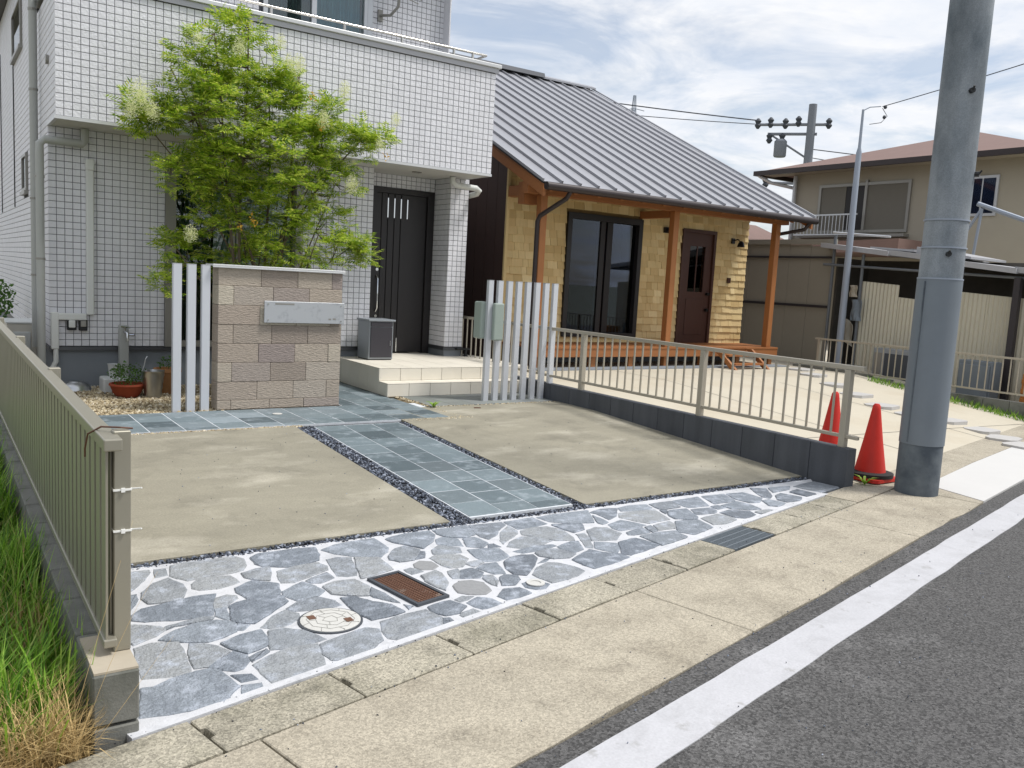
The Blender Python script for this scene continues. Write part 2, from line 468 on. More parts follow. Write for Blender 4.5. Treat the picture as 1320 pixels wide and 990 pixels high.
mat('roof_metal', lin(158, 159, 164), 0.45, 0.25, rnd='obj', ramt=0.03, var=0.03, vscale=2)
mat('roof_edge', lin(60, 56, 58), 0.5, 0.3)
mat('timber', lin(158, 102, 56), 0.6, var=0.16, vscale=14, stretch=(1, 1, 0.25), rnd='obj', ramt=0.06)
mat('timber_h', lin(154, 98, 54), 0.6, var=0.16, vscale=14, stretch=(0.2, 1, 1), rnd='obj', ramt=0.06)
mat('siding_brown', lin(62, 44, 40), 0.6, var=0.08, vscale=6, rnd='obj', ramt=0.06)
sh_r = [(0.0, lin(188, 160, 108)), (0.3, lin(214, 190, 138)), (0.6, lin(202, 174, 122)), (1.0, lin(226, 204, 154))]
mat('shingle', lin(200, 175, 120), 0.75, rnd='obj', ramp=sh_r, var=0.15, vscale=10, stretch=(2, 1, 0.4))
mat('shingle_joined', lin(200, 175, 120), 0.75, rnd='isl', ramp=sh_r, var=0.15, vscale=10, stretch=(2, 1, 0.4))
mat('shingle_under', lin(120, 98, 62), 0.9)
mat('frame_black', lin(24, 20, 20), 0.5)
mat('door_brown', lin(66, 38, 28), 0.5, var=0.15, vscale=12, stretch=(3, 1, 0.3))
mat('gutter_dark', lin(52, 44, 44), 0.45, 0.2)
mat('house_beige', lin(162, 155, 140), 0.85, var=0.06, vscale=2)
mat('roof_brown', lin(122, 98, 90), 0.75, var=0.12, vscale=3)
mat('shutter_grey', lin(110, 106, 96), 0.7, var=0.06)
mat('corrugated', lin(196, 190, 170), 0.65, var=0.1, vscale=3, stretch=(1, 1, 0.3), rnd='obj', ramt=0.04)
mat('panel_beige', lin(146, 140, 126), 0.7, var=0.08, vscale=2, rnd='obj', ramt=0.08)
mat('sheet_white', lin(162, 162, 164), 0.6, var=0.15, vscale=6, rnd='obj', ramt=0.08)
mat('pipe_rust', lin(112, 116, 120), 0.6, 0.4, var=0.2, vscale=10)
mat('pole_concrete', lin(136, 142, 147), 0.85, streak=0.35, agg=0.12, ascale=160, var=0.3, vscale=3.5, col2=lin(96, 105, 112), c2scale=3, c2lo=0.42, c2hi=0.7, bump=0.3, bscale=90, fine=0.08, fscale=160, stretch=(1, 1, 0.5))
mat('pole_sheath', lin(112, 120, 127), 0.6, streak=0.12, var=0.1, vscale=4)
mat('pole_base', lin(100, 107, 112), 0.9, var=0.3, vscale=5, col2=lin(72, 80, 88), c2scale=4, c2lo=0.4, c2hi=0.65, bump=0.3, bscale=60)
mat('cone_red', lin(200, 40, 26), 0.6, streak=0.15, var=0.12, vscale=10)
mat('rubber', lin(34, 32, 32), 0.8)
mat('far_metal', lin(150, 158, 170), 0.6, 0.2)
mat('far_concrete', lin(120, 124, 132), 0.8)
mat('wire', lin(60, 64, 72), 0.7)
mat('soil', lin(108, 96, 70), 0.95, var=0.3, vscale=4, bump=0.8, bscale=30)
mat('ground_far', lin(128, 130, 112), 0.95, var=0.2, vscale=0.2)
mat('bark', lin(104, 92, 76), 0.9, var=0.3, vscale=20, bump=0.5, bscale=60)
mat('leaf', lin(110, 150, 50), 0.5, rnd='isl', ramp=[(0, lin(86, 124, 30)), (0.25, lin(132, 166, 40)), (0.6, lin(176, 198, 60)), (0.88, lin(202, 214, 88)), (1, lin(220, 222, 116))], trans=0.45, var=0.5, vscale=3.5)
mat('leaf_amber', lin(206, 160, 50), 0.5, rnd='isl', ramt=0.15, trans=0.35)
mat('blossom', lin(236, 238, 190), 0.6, rnd='isl', ramt=0.08, trans=0.4)
mat('grass', lin(96, 140, 40), 0.6, rnd='isl', ramp=[(0, lin(70, 112, 30)), (0.4, lin(116, 162, 44)), (0.75, lin(152, 194, 66)), (0.95, lin(170, 194, 96)), (1, lin(186, 174, 110))], trans=0.35)
mat('straw', lin(186, 160, 110), 0.8, rnd='isl', ramt=0.25)
mat('herb', lin(74, 110, 40), 0.6, rnd='isl', ramt=0.3, trans=0.25)
mat('cable_brown', lin(92, 58, 40), 0.6)
mat('tie_white', lin(236, 236, 232), 0.5)
mat('crate_orange', lin(176, 112, 52), 0.7, var=0.15)
mat('tarp_blue', lin(48, 74, 124), 0.6, var=0.1)
mat('lamp_dark', lin(34, 32, 32), 0.4, 0.4)
glass('glass_clear', (0.80, 0.88, 0.88), 0.05)
glass('glass_dark', (0.38, 0.44, 0.54), 0.0)
mat('stone_pale', lin(182, 180, 177), 0.85, var=0.08, vscale=5, bump=0.3, bscale=60)
STONES = """0.835,4.767 0.961,4.759 0.96,4.708 0.865,4.542 0.801,4.443 0.778,4.442
0.988,4.746 1.043,4.745 1.029,4.643 0.963,4.624
1.078,4.774 1.138,4.8 1.259,4.78 1.425,4.787 1.462,4.724 1.442,4.623 1.397,4.545 1.307,4.528 1.217,4.537 1.108,4.506 1.072,4.562 1.045,4.618
0.865,4.421 0.94,4.538 1.024,4.589 1.067,4.456 1.062,4.386 1.016,4.26 0.936,4.255 0.863,4.271 0.85,4.34
1.112,4.44 1.144,4.489 1.22,4.512 1.317,4.49 1.333,4.383 1.299,4.357 1.203,4.334 1.127,4.346 1.099,4.39
0.759,4.139 0.818,4.202 0.931,4.23 1.08,4.272 1.178,4.261 1.136,4.158 1.095,3.999 1.037,3.993 0.928,4.016 0.807,4.056 0.758,4.088
1.137,4.129 1.166,4.201 1.222,4.227 1.263,4.198 1.256,4.158 1.211,4.121 1.181,4.065 1.124,4.079
1.123,4.06 1.174,4.057 1.152,3.931 1.141,3.91 1.106,3.98
0.773,4.407 0.831,4.408 0.822,4.339 0.783,4.247 0.727,4.129
0.711,4.036 0.759,4.025 0.844,3.969 0.864,3.923 0.803,3.87 0.711,3.813 0.697,3.865
0.875,3.954 1.006,3.977 1.044,3.984 1.085,3.969 1.068,3.941 0.998,3.943 0.91,3.937 0.872,3.919
0.819,3.822 0.897,3.882 0.992,3.92 1.09,3.922 1.155,3.864 1.154,3.814 1.131,3.764 1.073,3.733 0.999,3.712 0.901,3.755
1.168,3.845 1.212,3.81 1.172,3.768 1.152,3.778
0.709,3.781 0.78,3.8 0.885,3.758 0.878,3.64 0.862,3.461 0.798,3.446 0.678,3.479 0.692,3.651
0.92,3.729 0.971,3.699 1.02,3.633 1.045,3.572 0.989,3.519 0.931,3.469 0.883,3.48 0.895,3.609
0.937,3.462 1.003,3.511 1.068,3.564 1.1,3.504 1.092,3.444 1.057,3.39 1.015,3.385
0.662,3.395 0.709,3.379 0.768,3.413 0.872,3.436 0.927,3.437 0.963,3.398 0.99,3.244 0.933,3.18 0.907,3.141 0.798,3.14 0.716,3.15 0.611,3.166
0.995,3.343 1.061,3.322 1.073,3.273 1.014,3.275
1.008,3.24 1.079,3.228 1.068,3.171 0.985,3.152
1.046,3.665 1.145,3.709 1.242,3.733 1.234,3.64 1.212,3.558 1.113,3.519 1.073,3.584
1.508,4.73 1.557,4.769 1.78,4.762 1.89,4.745 1.865,4.612 1.832,4.535 1.761,4.508 1.638,4.498 1.525,4.56 1.499,4.615
1.385,4.499 1.474,4.535 1.548,4.535 1.519,4.436 1.481,4.333 1.415,4.377 1.382,4.433
1.566,4.456 1.68,4.488 1.811,4.494 1.836,4.415 1.811,4.355 1.703,4.308 1.594,4.253 1.524,4.273 1.537,4.346
1.921,4.698 2.008,4.741 2.141,4.766 2.291,4.77 2.291,4.58 2.258,4.513 2.176,4.438 2.034,4.52 1.968,4.597
1.876,4.515 1.941,4.531 2.018,4.496 1.932,4.214 1.88,4.211 1.824,4.251 1.861,4.418
1.288,4.297 1.395,4.368 1.448,4.322 1.506,4.269 1.463,4.126 1.384,4.128 1.306,4.131 1.282,4.238
1.49,4.15 1.633,4.24 1.664,4.142 1.678,4.072 1.63,4.021 1.511,4.003 1.478,4.095
1.654,4.251 1.799,4.324 1.795,4.224 1.708,4.186 1.663,4.207
1.701,4.124 1.779,4.165 1.889,4.147 1.911,4.024 1.857,3.907 1.767,3.95 1.706,4.009
1.199,4.07 1.241,4.097 1.343,4.124 1.461,4.091 1.464,4.007 1.343,3.909 1.238,3.817 1.184,3.855 1.154,3.892
1.429,3.921 1.526,4 1.621,4.009 1.676,3.915 1.683,3.853 1.606,3.846 1.513,3.858 1.456,3.875
1.251,3.766 1.344,3.865 1.413,3.907 1.459,3.84 1.446,3.783 1.349,3.727 1.283,3.73
1.266,3.699 1.337,3.693 1.407,3.638 1.463,3.512 1.389,3.493 1.281,3.493 1.213,3.51
1.11,3.476 1.197,3.524 1.197,3.492 1.11,3.433
1.104,3.403 1.199,3.456 1.279,3.486 1.411,3.473 1.387,3.377 1.365,3.276 1.281,3.246 1.168,3.21 1.117,3.213 1.108,3.304
1.426,3.465 1.542,3.501 1.674,3.534 1.718,3.491 1.683,3.382 1.619,3.33 1.476,3.278 1.411,3.295 1.399,3.37
1.907,3.987 1.936,3.849 1.917,3.81 1.875,3.878 1.873,3.916
2.358,4.734 2.506,4.777 2.687,4.772 2.675,4.684 2.6,4.573 2.48,4.473 2.436,4.554 2.37,4.659
2.035,4.483 2.163,4.425 2.149,4.221 2.048,4.183 1.932,4.155 1.985,4.326
2.225,4.427 2.317,4.53 2.396,4.561 2.448,4.454 2.337,4.313 2.247,4.309 2.208,4.373
2.445,4.433 2.46,4.416 2.411,4.326 2.35,4.313
2.723,4.775 2.854,4.776 2.985,4.79 2.925,4.592 2.834,4.559 2.735,4.61 2.709,4.687
2.639,4.592 2.695,4.62 2.77,4.551 2.728,4.412 2.651,4.464 2.604,4.519
2.518,4.423 2.598,4.488 2.694,4.393 2.652,4.312 2.537,4.322 2.49,4.354
2.434,4.3 2.489,4.332 2.626,4.269 2.63,4.194 2.529,4.088 2.453,4.1 2.436,4.161
2.207,4.179 2.247,4.19 2.287,4.113 2.207,4.094
2.298,4.24 2.35,4.27 2.404,4.236 2.408,4.159 2.351,4.121 2.291,4.14 2.277,4.19
2.247,4.047 2.357,4.095 2.364,4.034 2.33,3.912 2.257,3.802 2.238,3.863 2.231,3.973
2.415,4.053 2.487,4.069 2.458,3.99 2.413,3.927 2.382,3.942
2.491,4.032 2.565,4.041 2.591,3.956 2.523,3.889 2.423,3.922
2.574,4.127 2.684,4.147 2.678,4.094 2.595,4.057
2.324,3.835 2.388,3.884 2.461,3.871 2.5,3.804 2.474,3.698 2.42,3.66 2.342,3.693 2.304,3.742
1.923,4.014 1.945,3.89 1.957,3.751 1.905,3.824 1.874,3.9
1.721,3.937 1.79,3.916 1.844,3.806 1.901,3.744 1.927,3.639 1.857,3.619 1.744,3.61 1.718,3.698 1.712,3.836
1.774,3.574 1.909,3.604 2.039,3.618 2.055,3.488 2.013,3.413 1.915,3.389 1.763,3.348 1.719,3.389 1.735,3.48
2.059,3.631 2.151,3.657 2.198,3.658 2.232,3.558 2.162,3.501 2.084,3.506 2.057,3.553
2.061,3.474 2.09,3.47 2.087,3.428 2.026,3.412
2.234,3.664 2.29,3.686 2.342,3.661 2.289,3.637 2.245,3.627
2.27,3.598 2.358,3.64 2.413,3.589 2.421,3.518 2.349,3.489 2.295,3.493 2.275,3.537
2.176,3.494 2.252,3.514 2.266,3.461 2.161,3.424 2.153,3.472
1.964,3.713 1.99,3.677 1.959,3.651
2.996,4.779 3.145,4.76 3.243,4.749 3.234,4.691 3.117,4.609 3.074,4.542 2.958,4.468 2.936,4.533 2.945,4.613
3.106,4.556 3.241,4.673 3.23,4.545 3.193,4.489 3.07,4.405 2.98,4.338 3.007,4.406
3.266,4.754 3.375,4.754 3.51,4.76 3.516,4.6 3.413,4.583 3.253,4.564
3.253,4.535 3.359,4.562 3.476,4.547 3.528,4.429 3.488,4.274 3.454,4.22 3.339,4.271 3.27,4.385 3.214,4.452
3.542,4.763 3.716,4.771 4.005,4.751 3.845,4.489 3.687,4.542 3.573,4.622
3.533,4.562 3.739,4.488 3.669,4.382 3.561,4.356 3.545,4.451
3.551,4.317 3.62,4.315 3.59,4.229 3.473,4.038 3.431,4.069 3.509,4.209
3.687,4.36 3.769,4.384 3.846,4.35 3.854,4.213 3.725,4.113 3.562,4.158 3.614,4.246
3.99,4.706 4.121,4.755 4.271,4.728 4.109,4.555 3.998,4.503 4.015,4.655
3.956,4.636 3.95,4.46 3.879,4.428 3.867,4.464
2.981,4.286 3.049,4.36 3.167,4.411 3.26,4.37 3.31,4.27 3.209,4.235 3.043,4.219
2.956,4.195 3.118,4.224 3.272,4.207 3.271,4.168 3.145,4.147 3.003,4.137
3.278,4.152 3.416,4.196 3.459,4.177 3.394,4.047 3.294,4.016 3.269,4.091
3.07,4.106 3.179,4.132 3.241,4.104 3.287,3.995 3.203,3.947 3.117,3.975 3.064,4.047
2.715,4.33 2.82,4.32 2.914,4.277 2.885,4.129 2.778,4.083 2.708,4.104 2.691,4.194
2.808,4.535 2.891,4.533 2.904,4.398 2.826,4.343 2.751,4.389
2.898,4.375 2.932,4.373 2.94,4.304 2.866,4.325
2.594,4.032 2.673,4.074 2.748,4.062 2.697,3.885 2.628,3.903
2.534,3.867 2.566,3.904 2.608,3.884 2.586,3.801 2.541,3.738 2.526,3.769
2.799,4.051 2.867,4.09 2.957,4.108 3.034,4.08 3.016,4.021 2.954,3.956 2.841,3.85 2.791,3.809 2.735,3.846 2.75,3.959
2.635,3.84 2.672,3.861 2.736,3.824 2.71,3.763 2.644,3.712 2.571,3.731
2.973,3.947 3.064,3.999 3.09,3.987 3.031,3.955
2.83,3.801 2.936,3.895 3.038,3.94 3.096,3.901 3.142,3.811 3.147,3.729 3.064,3.68 2.959,3.655 2.851,3.644 2.836,3.724
2.696,3.708 2.747,3.724 2.802,3.688 2.825,3.636 2.766,3.594 2.702,3.605 2.677,3.647
2.467,3.613 2.551,3.678 2.637,3.656 2.654,3.57 2.595,3.541 2.476,3.544
3.206,3.91 3.278,3.949 3.428,4.019 3.473,3.935 3.558,3.876 3.572,3.805 3.421,3.763 3.229,3.731 3.207,3.815
3.56,4.132 3.674,4.053 3.628,3.967 3.55,3.9 3.479,4.022
4.279,4.718 4.384,4.74 4.557,4.718 4.531,4.627 4.488,4.602 4.325,4.622 4.239,4.641
4.181,4.605 4.348,4.596 4.513,4.577 4.466,4.458 4.425,4.328 4.281,4.324 4.212,4.308 4.16,4.389 4.11,4.515
4.586,4.707 4.806,4.706 4.752,4.55 4.589,4.545 4.557,4.573
4.824,4.714 5.135,4.729 5.007,4.488 4.813,4.51 4.798,4.545
4.535,4.54 4.587,4.518 4.509,4.453 4.517,4.491
4.574,4.495 4.649,4.506 4.761,4.488 4.667,4.291 4.619,4.245 4.48,4.317 4.489,4.393
3.915,4.406 4.075,4.464 4.124,4.379 4.157,4.289 4.045,4.263 3.893,4.257 3.882,4.322
3.906,4.204 4.083,4.247 4.053,4.139 3.917,4.141 3.881,4.157
4.113,4.246 4.173,4.257 4.135,4.151 4.08,4.14
4.207,4.255 4.38,4.282 4.354,4.204 4.29,4.144 4.156,4.154
4.426,4.262 4.497,4.257 4.603,4.212 4.582,4.118 4.566,4.049 4.319,3.975 4.255,4.063 4.326,4.153
4.786,4.463 4.985,4.438 4.949,4.352 4.872,4.314 4.716,4.338
3.934,4.099 4.115,4.112 4.261,4.096 4.232,4.049 4.228,3.957 4.065,3.917 3.928,3.891 3.93,3.999
3.707,4.055 3.858,4.076 3.884,4.031 3.91,3.898 3.759,3.861 3.597,3.823 3.567,3.877
5.179,4.727 5.424,4.71 5.325,4.509 5.093,4.509
5.444,4.702 5.631,4.69 5.624,4.487 5.494,4.401 5.402,4.42 5.38,4.546
5.812,4.769 5.939,4.697 5.775,4.507 5.676,4.445 5.657,4.514
5.978,4.704 6.223,4.674 6.118,4.604 5.876,4.571
5.81,4.493 5.919,4.533 5.978,4.364 5.871,4.306 5.724,4.307 5.712,4.391
6.037,4.528 6.173,4.561 6.208,4.396 6.053,4.374
6.255,4.662 6.602,4.713 6.636,4.467 6.316,4.417 6.267,4.524
5.01,4.468 5.083,4.475 5.1,4.394 4.996,4.383
5.106,4.447 5.314,4.475 5.342,4.368 5.322,4.247 5.234,4.265 5.109,4.354
5.554,4.416 5.634,4.423 5.672,4.289 5.536,4.25 5.486,4.29
4.933,4.302 5.063,4.337 5.197,4.244 5.158,4.155 4.998,4.119 4.942,4.16
4.681,4.255 4.868,4.277 4.903,4.194 4.89,4.115 4.748,4.078 4.633,4.096
5.214,4.202 5.371,4.208 5.393,4.18 5.216,4.147"""
# ------------------------------------------------------------------ setting: ground, road, pavements
def sheet(name, pts, z, m, thick=0.25):
    return struct(MB().prism([tuple(p) for p in pts], lambda x, y: (z(x, y) if callable(z) else z)-thick, z).build(name, m))

struct(MB().quad((-700, -700, -0.55), (700, -700, -0.55), (700, 700, -0.55), (-700, 700, -0.55)).build('ground', MATS['ground_far']))
# asphalt road with an uneven worn edge
edge = []
for i in range(0, 61):
    s = -12 + i*0.7
    w = 1.80 + 0.05*min(max((s-1)/6, 0), 1) + random.uniform(-0.012, 0.012)
    edge.append(P(s, w))
sheet('road', [P(-12, -9), P(30, -9)] + edge[::-1], ZR-0.006, MATS['asphalt'])
# white edge line, worn, turning off at the right
lp = [P(-12 + i*0.25, 1.705 + random.uniform(-0.005, 0.005)) for i in range(0, 88)]
lq = [P(-12 + i*0.25, 1.475 + 0.012*(i/88) + random.uniform(-0.005, 0.005)) for i in range(0, 81)]
corner = [P(8.0, 1.50), P(8.02, -3.0), P(8.32, -3.0), P(8.36, 1.48), P(9.75, 1.49)]
line = struct(MB().prism(lq + corner + lp[::-1], ZR-0.006, ZR-0.002).build('road_line', MATS['paint_white']))
line['label'] = 'white painted line along the edge of the road'

# pavement slabs (concrete, between gutter lids and asphalt)
cuts = [-6, -3.5, -0.9, 1.55, 3.86, 6.4, 7.95]
pav = empty('pavement', (*P(2, 2.2), ZR)); struct(pav)
for a, b in zip(cuts[:-1], cuts[1:]):
    w = lambda s: 1.81 + 0.05*min(max((s-1)/6, 0), 1)
    top = [P(a+0.004, 2.535), P(b-0.004, 2.535)]
    bot = [P(b-0.004 - i*(b-a-0.008)/6, w(b - i*(b-a)/6) + (random.uniform(-0.014, 0.014) if 0 < i < 6 else 0)) for i in range(7)]
    MB().prism(top[::-1] + bot[::-1], ZR-0.12, ZR).build('slab', MATS['walk_concrete'], pav, bevel=0.004, seg=1)
# apron behind the pole and the bright slab beyond it
MB().prism([P(7.95, 1.86), P(8.05, 1.86), P(8.30, 2.40), P(9.9, 2.45), P(15, 2.43), P(22, 2.43), P(22, 2.84), P(7.05, 2.84), P(7.05, 2.545), P(7.95, 2.545)], ZR-0.12, ZR+0.001).build('slab', MATS['walk_concrete'], pav)
MB().prism([P(8.06, 1.86), P(15, 1.88), P(15, 2.42), P(9.9, 2.44), P(8.31, 2.40)], ZR-0.12, ZR+0.004).build('slab', MATS['white_slab'], pav)['label'] = 'bright white concrete slab right of the pole'

# gutter with lids 0.6 m long
gut = empty('gutter', (*P(2, 2.7), ZR)); struct(gut)
MB().prism([P(-6, 2.54), P(7.05, 2.54), P(7.05, 2.815), P(-6, 2.815)], ZR-0.3, ZR-0.05).build('channel', MATS['bed_dark'], gut)
js = [-2.1, -1.5, -0.93, -0.35, 0.24, 0.83, 1.42, 2.02, 2.62, 3.22, 3.82, 4.41, 5.0, 5.57, 6.15, 6.64, 7.05]
for i, (a, b) in enumerate(zip(js[:-1], js[1:])):
    if abs(a-5.0) < 0.01: continue
    a2, b2 = a+0.005, b-0.005
    j = lambda: random.uniform(-0.003, 0.003)
    # notch for lifting on the left joint
    pts = [P(a2+j(), 2.548), P(b2+j(), 2.548), P(b2+j(), 2.81), P(a2, 2.81), P(a2, 2.74), P(a2+0.022, 2.735), P(a2+0.022, 2.665), P(a2, 2.66)]
    tilt = random.uniform(-0.004, 0.004)
    MB().prism(pts, ZR-0.08, lambda x, y, t=tilt: ZR+0.001+t*0.6).build('gutter_lid', MATS['lid_concrete'], gut, bevel=0.004, seg=1)
# steel grating lid
gr = MB()
for k in range(5): 
    n0 = 2.556 + k*0.0605
    gr.prism([P(5.01, n0), P(5.56, n0), P(5.56, n0+0.008), P(5.01, n0+0.008)], ZR-0.03, ZR+0.002)
for k in range(38):
    s0 = 5.012 + k*0.0145
    gr.prism([P(s0, 2.556), P(s0+0.006, 2.556), P(s0+0.006, 2.805), P(s0, 2.805)], ZR-0.03, ZR)
go = gr.build('grating', MATS['galv'], gut); go['label'] = 'dark steel grating between the concrete gutter lids'
# light kerb strip along the crazy paving
struct(MB().prism([P(1.22, 2.822), P(7.12, 2.822), P(7.10, 2.86), P(1.22, 2.865)], ZR-0.2, ZR+0.003).build('kerb_strip', MATS['mortar_white']))

# ---- crazy paving at the mouth of the driveway
cp = empty('stone_pavement', (3.0, 4.2, ZR)); struct(cp)
A_, B_ = P(1.22, 2.862), P(7.10, 2.858)
MB().prism([A_, B_, (6.68, 4.80), (0.6, 4.83)], ZR-0.15, ZR-0.005).build('mortar_bed', MATS['mortar_white'], cp)
def smooth_poly(pts, it=1):
    for _ in range(it):
        q = []
        for a, b in zip(pts, pts[1:]+pts[:1]):
            q += [(a[0]*.82+b[0]*.18, a[1]*.82+b[1]*.18), (a[0]*.18+b[0]*.82, a[1]*.18+b[1]*.82)]
        pts = q
    return pts
def ragged(pts):
    cx = sum(p[0] for p in pts)/len(pts); cy = sum(p[1] for p in pts)/len(pts)
    q = []
    for a, b in zip(pts, pts[1:]+pts[:1]):      # clip the corners a little
        q += [(a[0]*.97+b[0]*.03, a[1]*.97+b[1]*.03), (a[0]*.03+b[0]*.97, a[1]*.03+b[1]*.97)]
    o = []
    for a, b in zip(q, q[1:]+q[:1]):
        d = math.hypot(b[0]-a[0], b[1]-a[1]); n = max(1, int(d/.035))
        for i in range(n):
            t = i/n
            o.append((a[0]+(b[0]-a[0])*t+random.uniform(-.0035, .0035), a[1]+(b[1]-a[1])*t+random.uniform(-.0035, .0035)))
    r = []
    for x, y in o:
        d = math.hypot(x-cx, y-cy)+1e-6
        r.append((x+(x-cx)/d*.0085, min(y+(y-cy)/d*.0085, 4.80)))
    return r
for k, line_ in enumerate(STONES.split('\n')):
    pts = [tuple(map(float, w.split(','))) for w in line_.split()]
    pts = ragged(pts)
    a = sum(p[0]*q[1]-q[0]*p[1] for p, q in zip(pts, pts[1:]+pts[:1]))
    if a < 0: pts = pts[::-1]
    cx = sum(p[0] for p in pts)/len(pts); cy = sum(p[1] for p in pts)/len(pts)
    zt = ZR + random.uniform(-0.001, 0.005)
    tx, ty = random.uniform(-.014, .014), random.uniform(-.014, .014)
    r = math.sqrt(abs(a)/2/math.pi) + 0.02
    sh = max(0.0, 1-0.007/r)
    mb = MB(); n = len(pts)
    zf = lambda x, y: zt + (x-cx)*tx + (y-cy)*ty
    mb.v = [(x, y, ZR-0.02) for x, y in pts] + [(x, y, zf(x, y)-0.004) for x, y in pts] + [(cx+(x-cx)*sh, cy+(y-cy)*sh, zf(x, y)) for x, y in pts]
    for i in range(n):
        jn = (i+1) % n
        mb.f += [(i, jn, n+jn, n+i), (n+i, n+jn, 2*n+jn, 2*n+i)]
    mb.f.append(tuple(range(2*n, 3*n)))
    cob = abs(cx-2.33) < .08 and abs(cy-4.19) < .06 or abs(cx-2.41) < .09 and abs(cy-3.79) < .07
    mb.build('paving_stone', MATS['cobble' if cob else 'slate'], cp)

# ---- driveway slabs
zdrv = lambda x, y: gz(y)
def sloped(name, x0, x1, y0, y1, m, dz=0.0):
    mb = MB()
    ys = sorted(set([y0, y1] + [y for y in (4.87, 7.95) if y0 < y < y1]))
    for ya, yb in zip(ys[:-1], ys[1:]):
        n = len(mb.v)
        for z in (-0.2, 0):
            mb.v += [(x0, ya, gz(ya)+dz+z), (x1, ya, gz(ya)+dz+z), (x1, yb, gz(yb)+dz+z), (x0, yb, gz(yb)+dz+z)]
        mb.f += [(n, n+3, n+2, n+1), (n+4, n+5, n+6, n+7), (n, n+1, n+5, n+4), (n+2, n+3, n+7, n+6), (n+1, n+2, n+6, n+5), (n+3, n, n+4, n+7)]
    return mb.build(name, m)
struct(sloped('driveway', 0.60, 2.92, 4.90, 7.90, MATS['drive_concrete']))
struct(sloped('driveway', 4.10, 6.68, 4.90, 8.66, MATS['drive_concrete']))
struct(sloped('gravel_bed', 0.60, 6.68, 4.76, 8.05, MATS['bed_dark'], -0.022))
def strip_pts(n, x0, x1, y0, y1, dz=-0.012, xs=None):
    x = RNG.uniform(x0, x1, n); y = RNG.uniform(y0, y1, n)
    z = np.where(y >= 7.95, 0, np.where(y <= 4.87, ZR, ZR*(7.95-y)/3.08)) + dz + RNG.uniform(-0.004, 0.006, n)
    return np.stack([x, y, z], 1)
stuff(pebbles('dark_gravel', np.concatenate([
    strip_pts(2300, 2.93, 3.09, 4.87, 7.90), strip_pts(1100, 4.01, 4.095, 4.87, 7.88), strip_pts(2600, 0.60, 6.66, 4.80, 4.895)]),
    (0.006, 0.015), MATS['gravel_dark']), 'dark pebble strips edging the driveway and path', 'gravel')
stuff(pebbles('pale_gravel', np.concatenate([strip_pts(1300, 0.7, 3.0, 7.90, 7.96), strip_pts(240, 4.1, 4.95, 7.88, 7.98, -0.008), strip_pts(300, 4.78, 4.86, 7.98, 9.6, -0.008), strip_pts(260, 4.9, 6.68, 8.66, 8.71, -0.008)]),
    (0.006, 0.013), MATS['gravel_light']), 'pale pebbles in the joints round the driveway', 'gravel')

# ---- slate path in the middle: three columns of 0.3 m tiles
def tile_mesh(name, w, d, h, m, inset=0.004):
    mb = MB(); x, y = w/2, d/2
    mb.v = [(-x, -y, -h), (x, -y, -h), (x, y, -h), (-x, y, -h), (-x, -y, -inset/2), (x, -y, -inset/2), (x, y, -inset/2), (-x, y, -inset/2),
            (-x+inset, -y+inset, 0), (x-inset, -y+inset, 0), (x-inset, y-inset, 0), (-x+inset, y-inset, 0)]
    for a in (0, 4):
        for i in range(4): mb.f.append((a+i, a+(i+1) % 4, a+4+(i+1) % 4, a+4+i))
    mb.f.append((8, 9, 10, 11))
    me = bpy.data.meshes.new(name); me.from_pydata(mb.v, [], mb.f); me.materials.append(m); me.update()
    return me
pt = tile_mesh('tile', 0.292, 0.292, 0.03, MATS['pave_tile'])
path = empty('path', (3.55, 6.4, -0.07)); struct(path)
slope = math.atan2(-ZR, 3.08)
sloped('bed', 3.095, 4.005, 4.93, 7.86, MATS['pave_joint'], -0.002).parent = path
bpy.data.objects['bed'].location = WL['bed'] - WL['path']
for c in range(3):
    off = (0, 0.1, 0.2)[c]
    y = 4.94
    rows = []
    first = 0.3 if c == 0 else (0.2 if c == 1 else 0.14)
    ys = [4.945, 4.945+first]
    while ys[-1] < 7.84: ys.append(min(ys[-1]+0.3, 7.85))
    for ya, yb in zip(ys[:-1], ys[1:]):
        if yb-ya < 0.06: continue
        full = abs(yb-ya-0.3) < 1e-6
        me = pt if full else tile_mesh('tile', 0.294, yb-ya-0.006, 0.03, MATS['pave_tile'])
        yc = (ya+yb)/2
        link('tile', me, path, (3.25+c*0.3+random.uniform(-.001, .001), yc, gz(yc)+random.uniform(0, 0.002)), rot=(slope, 0, 0))
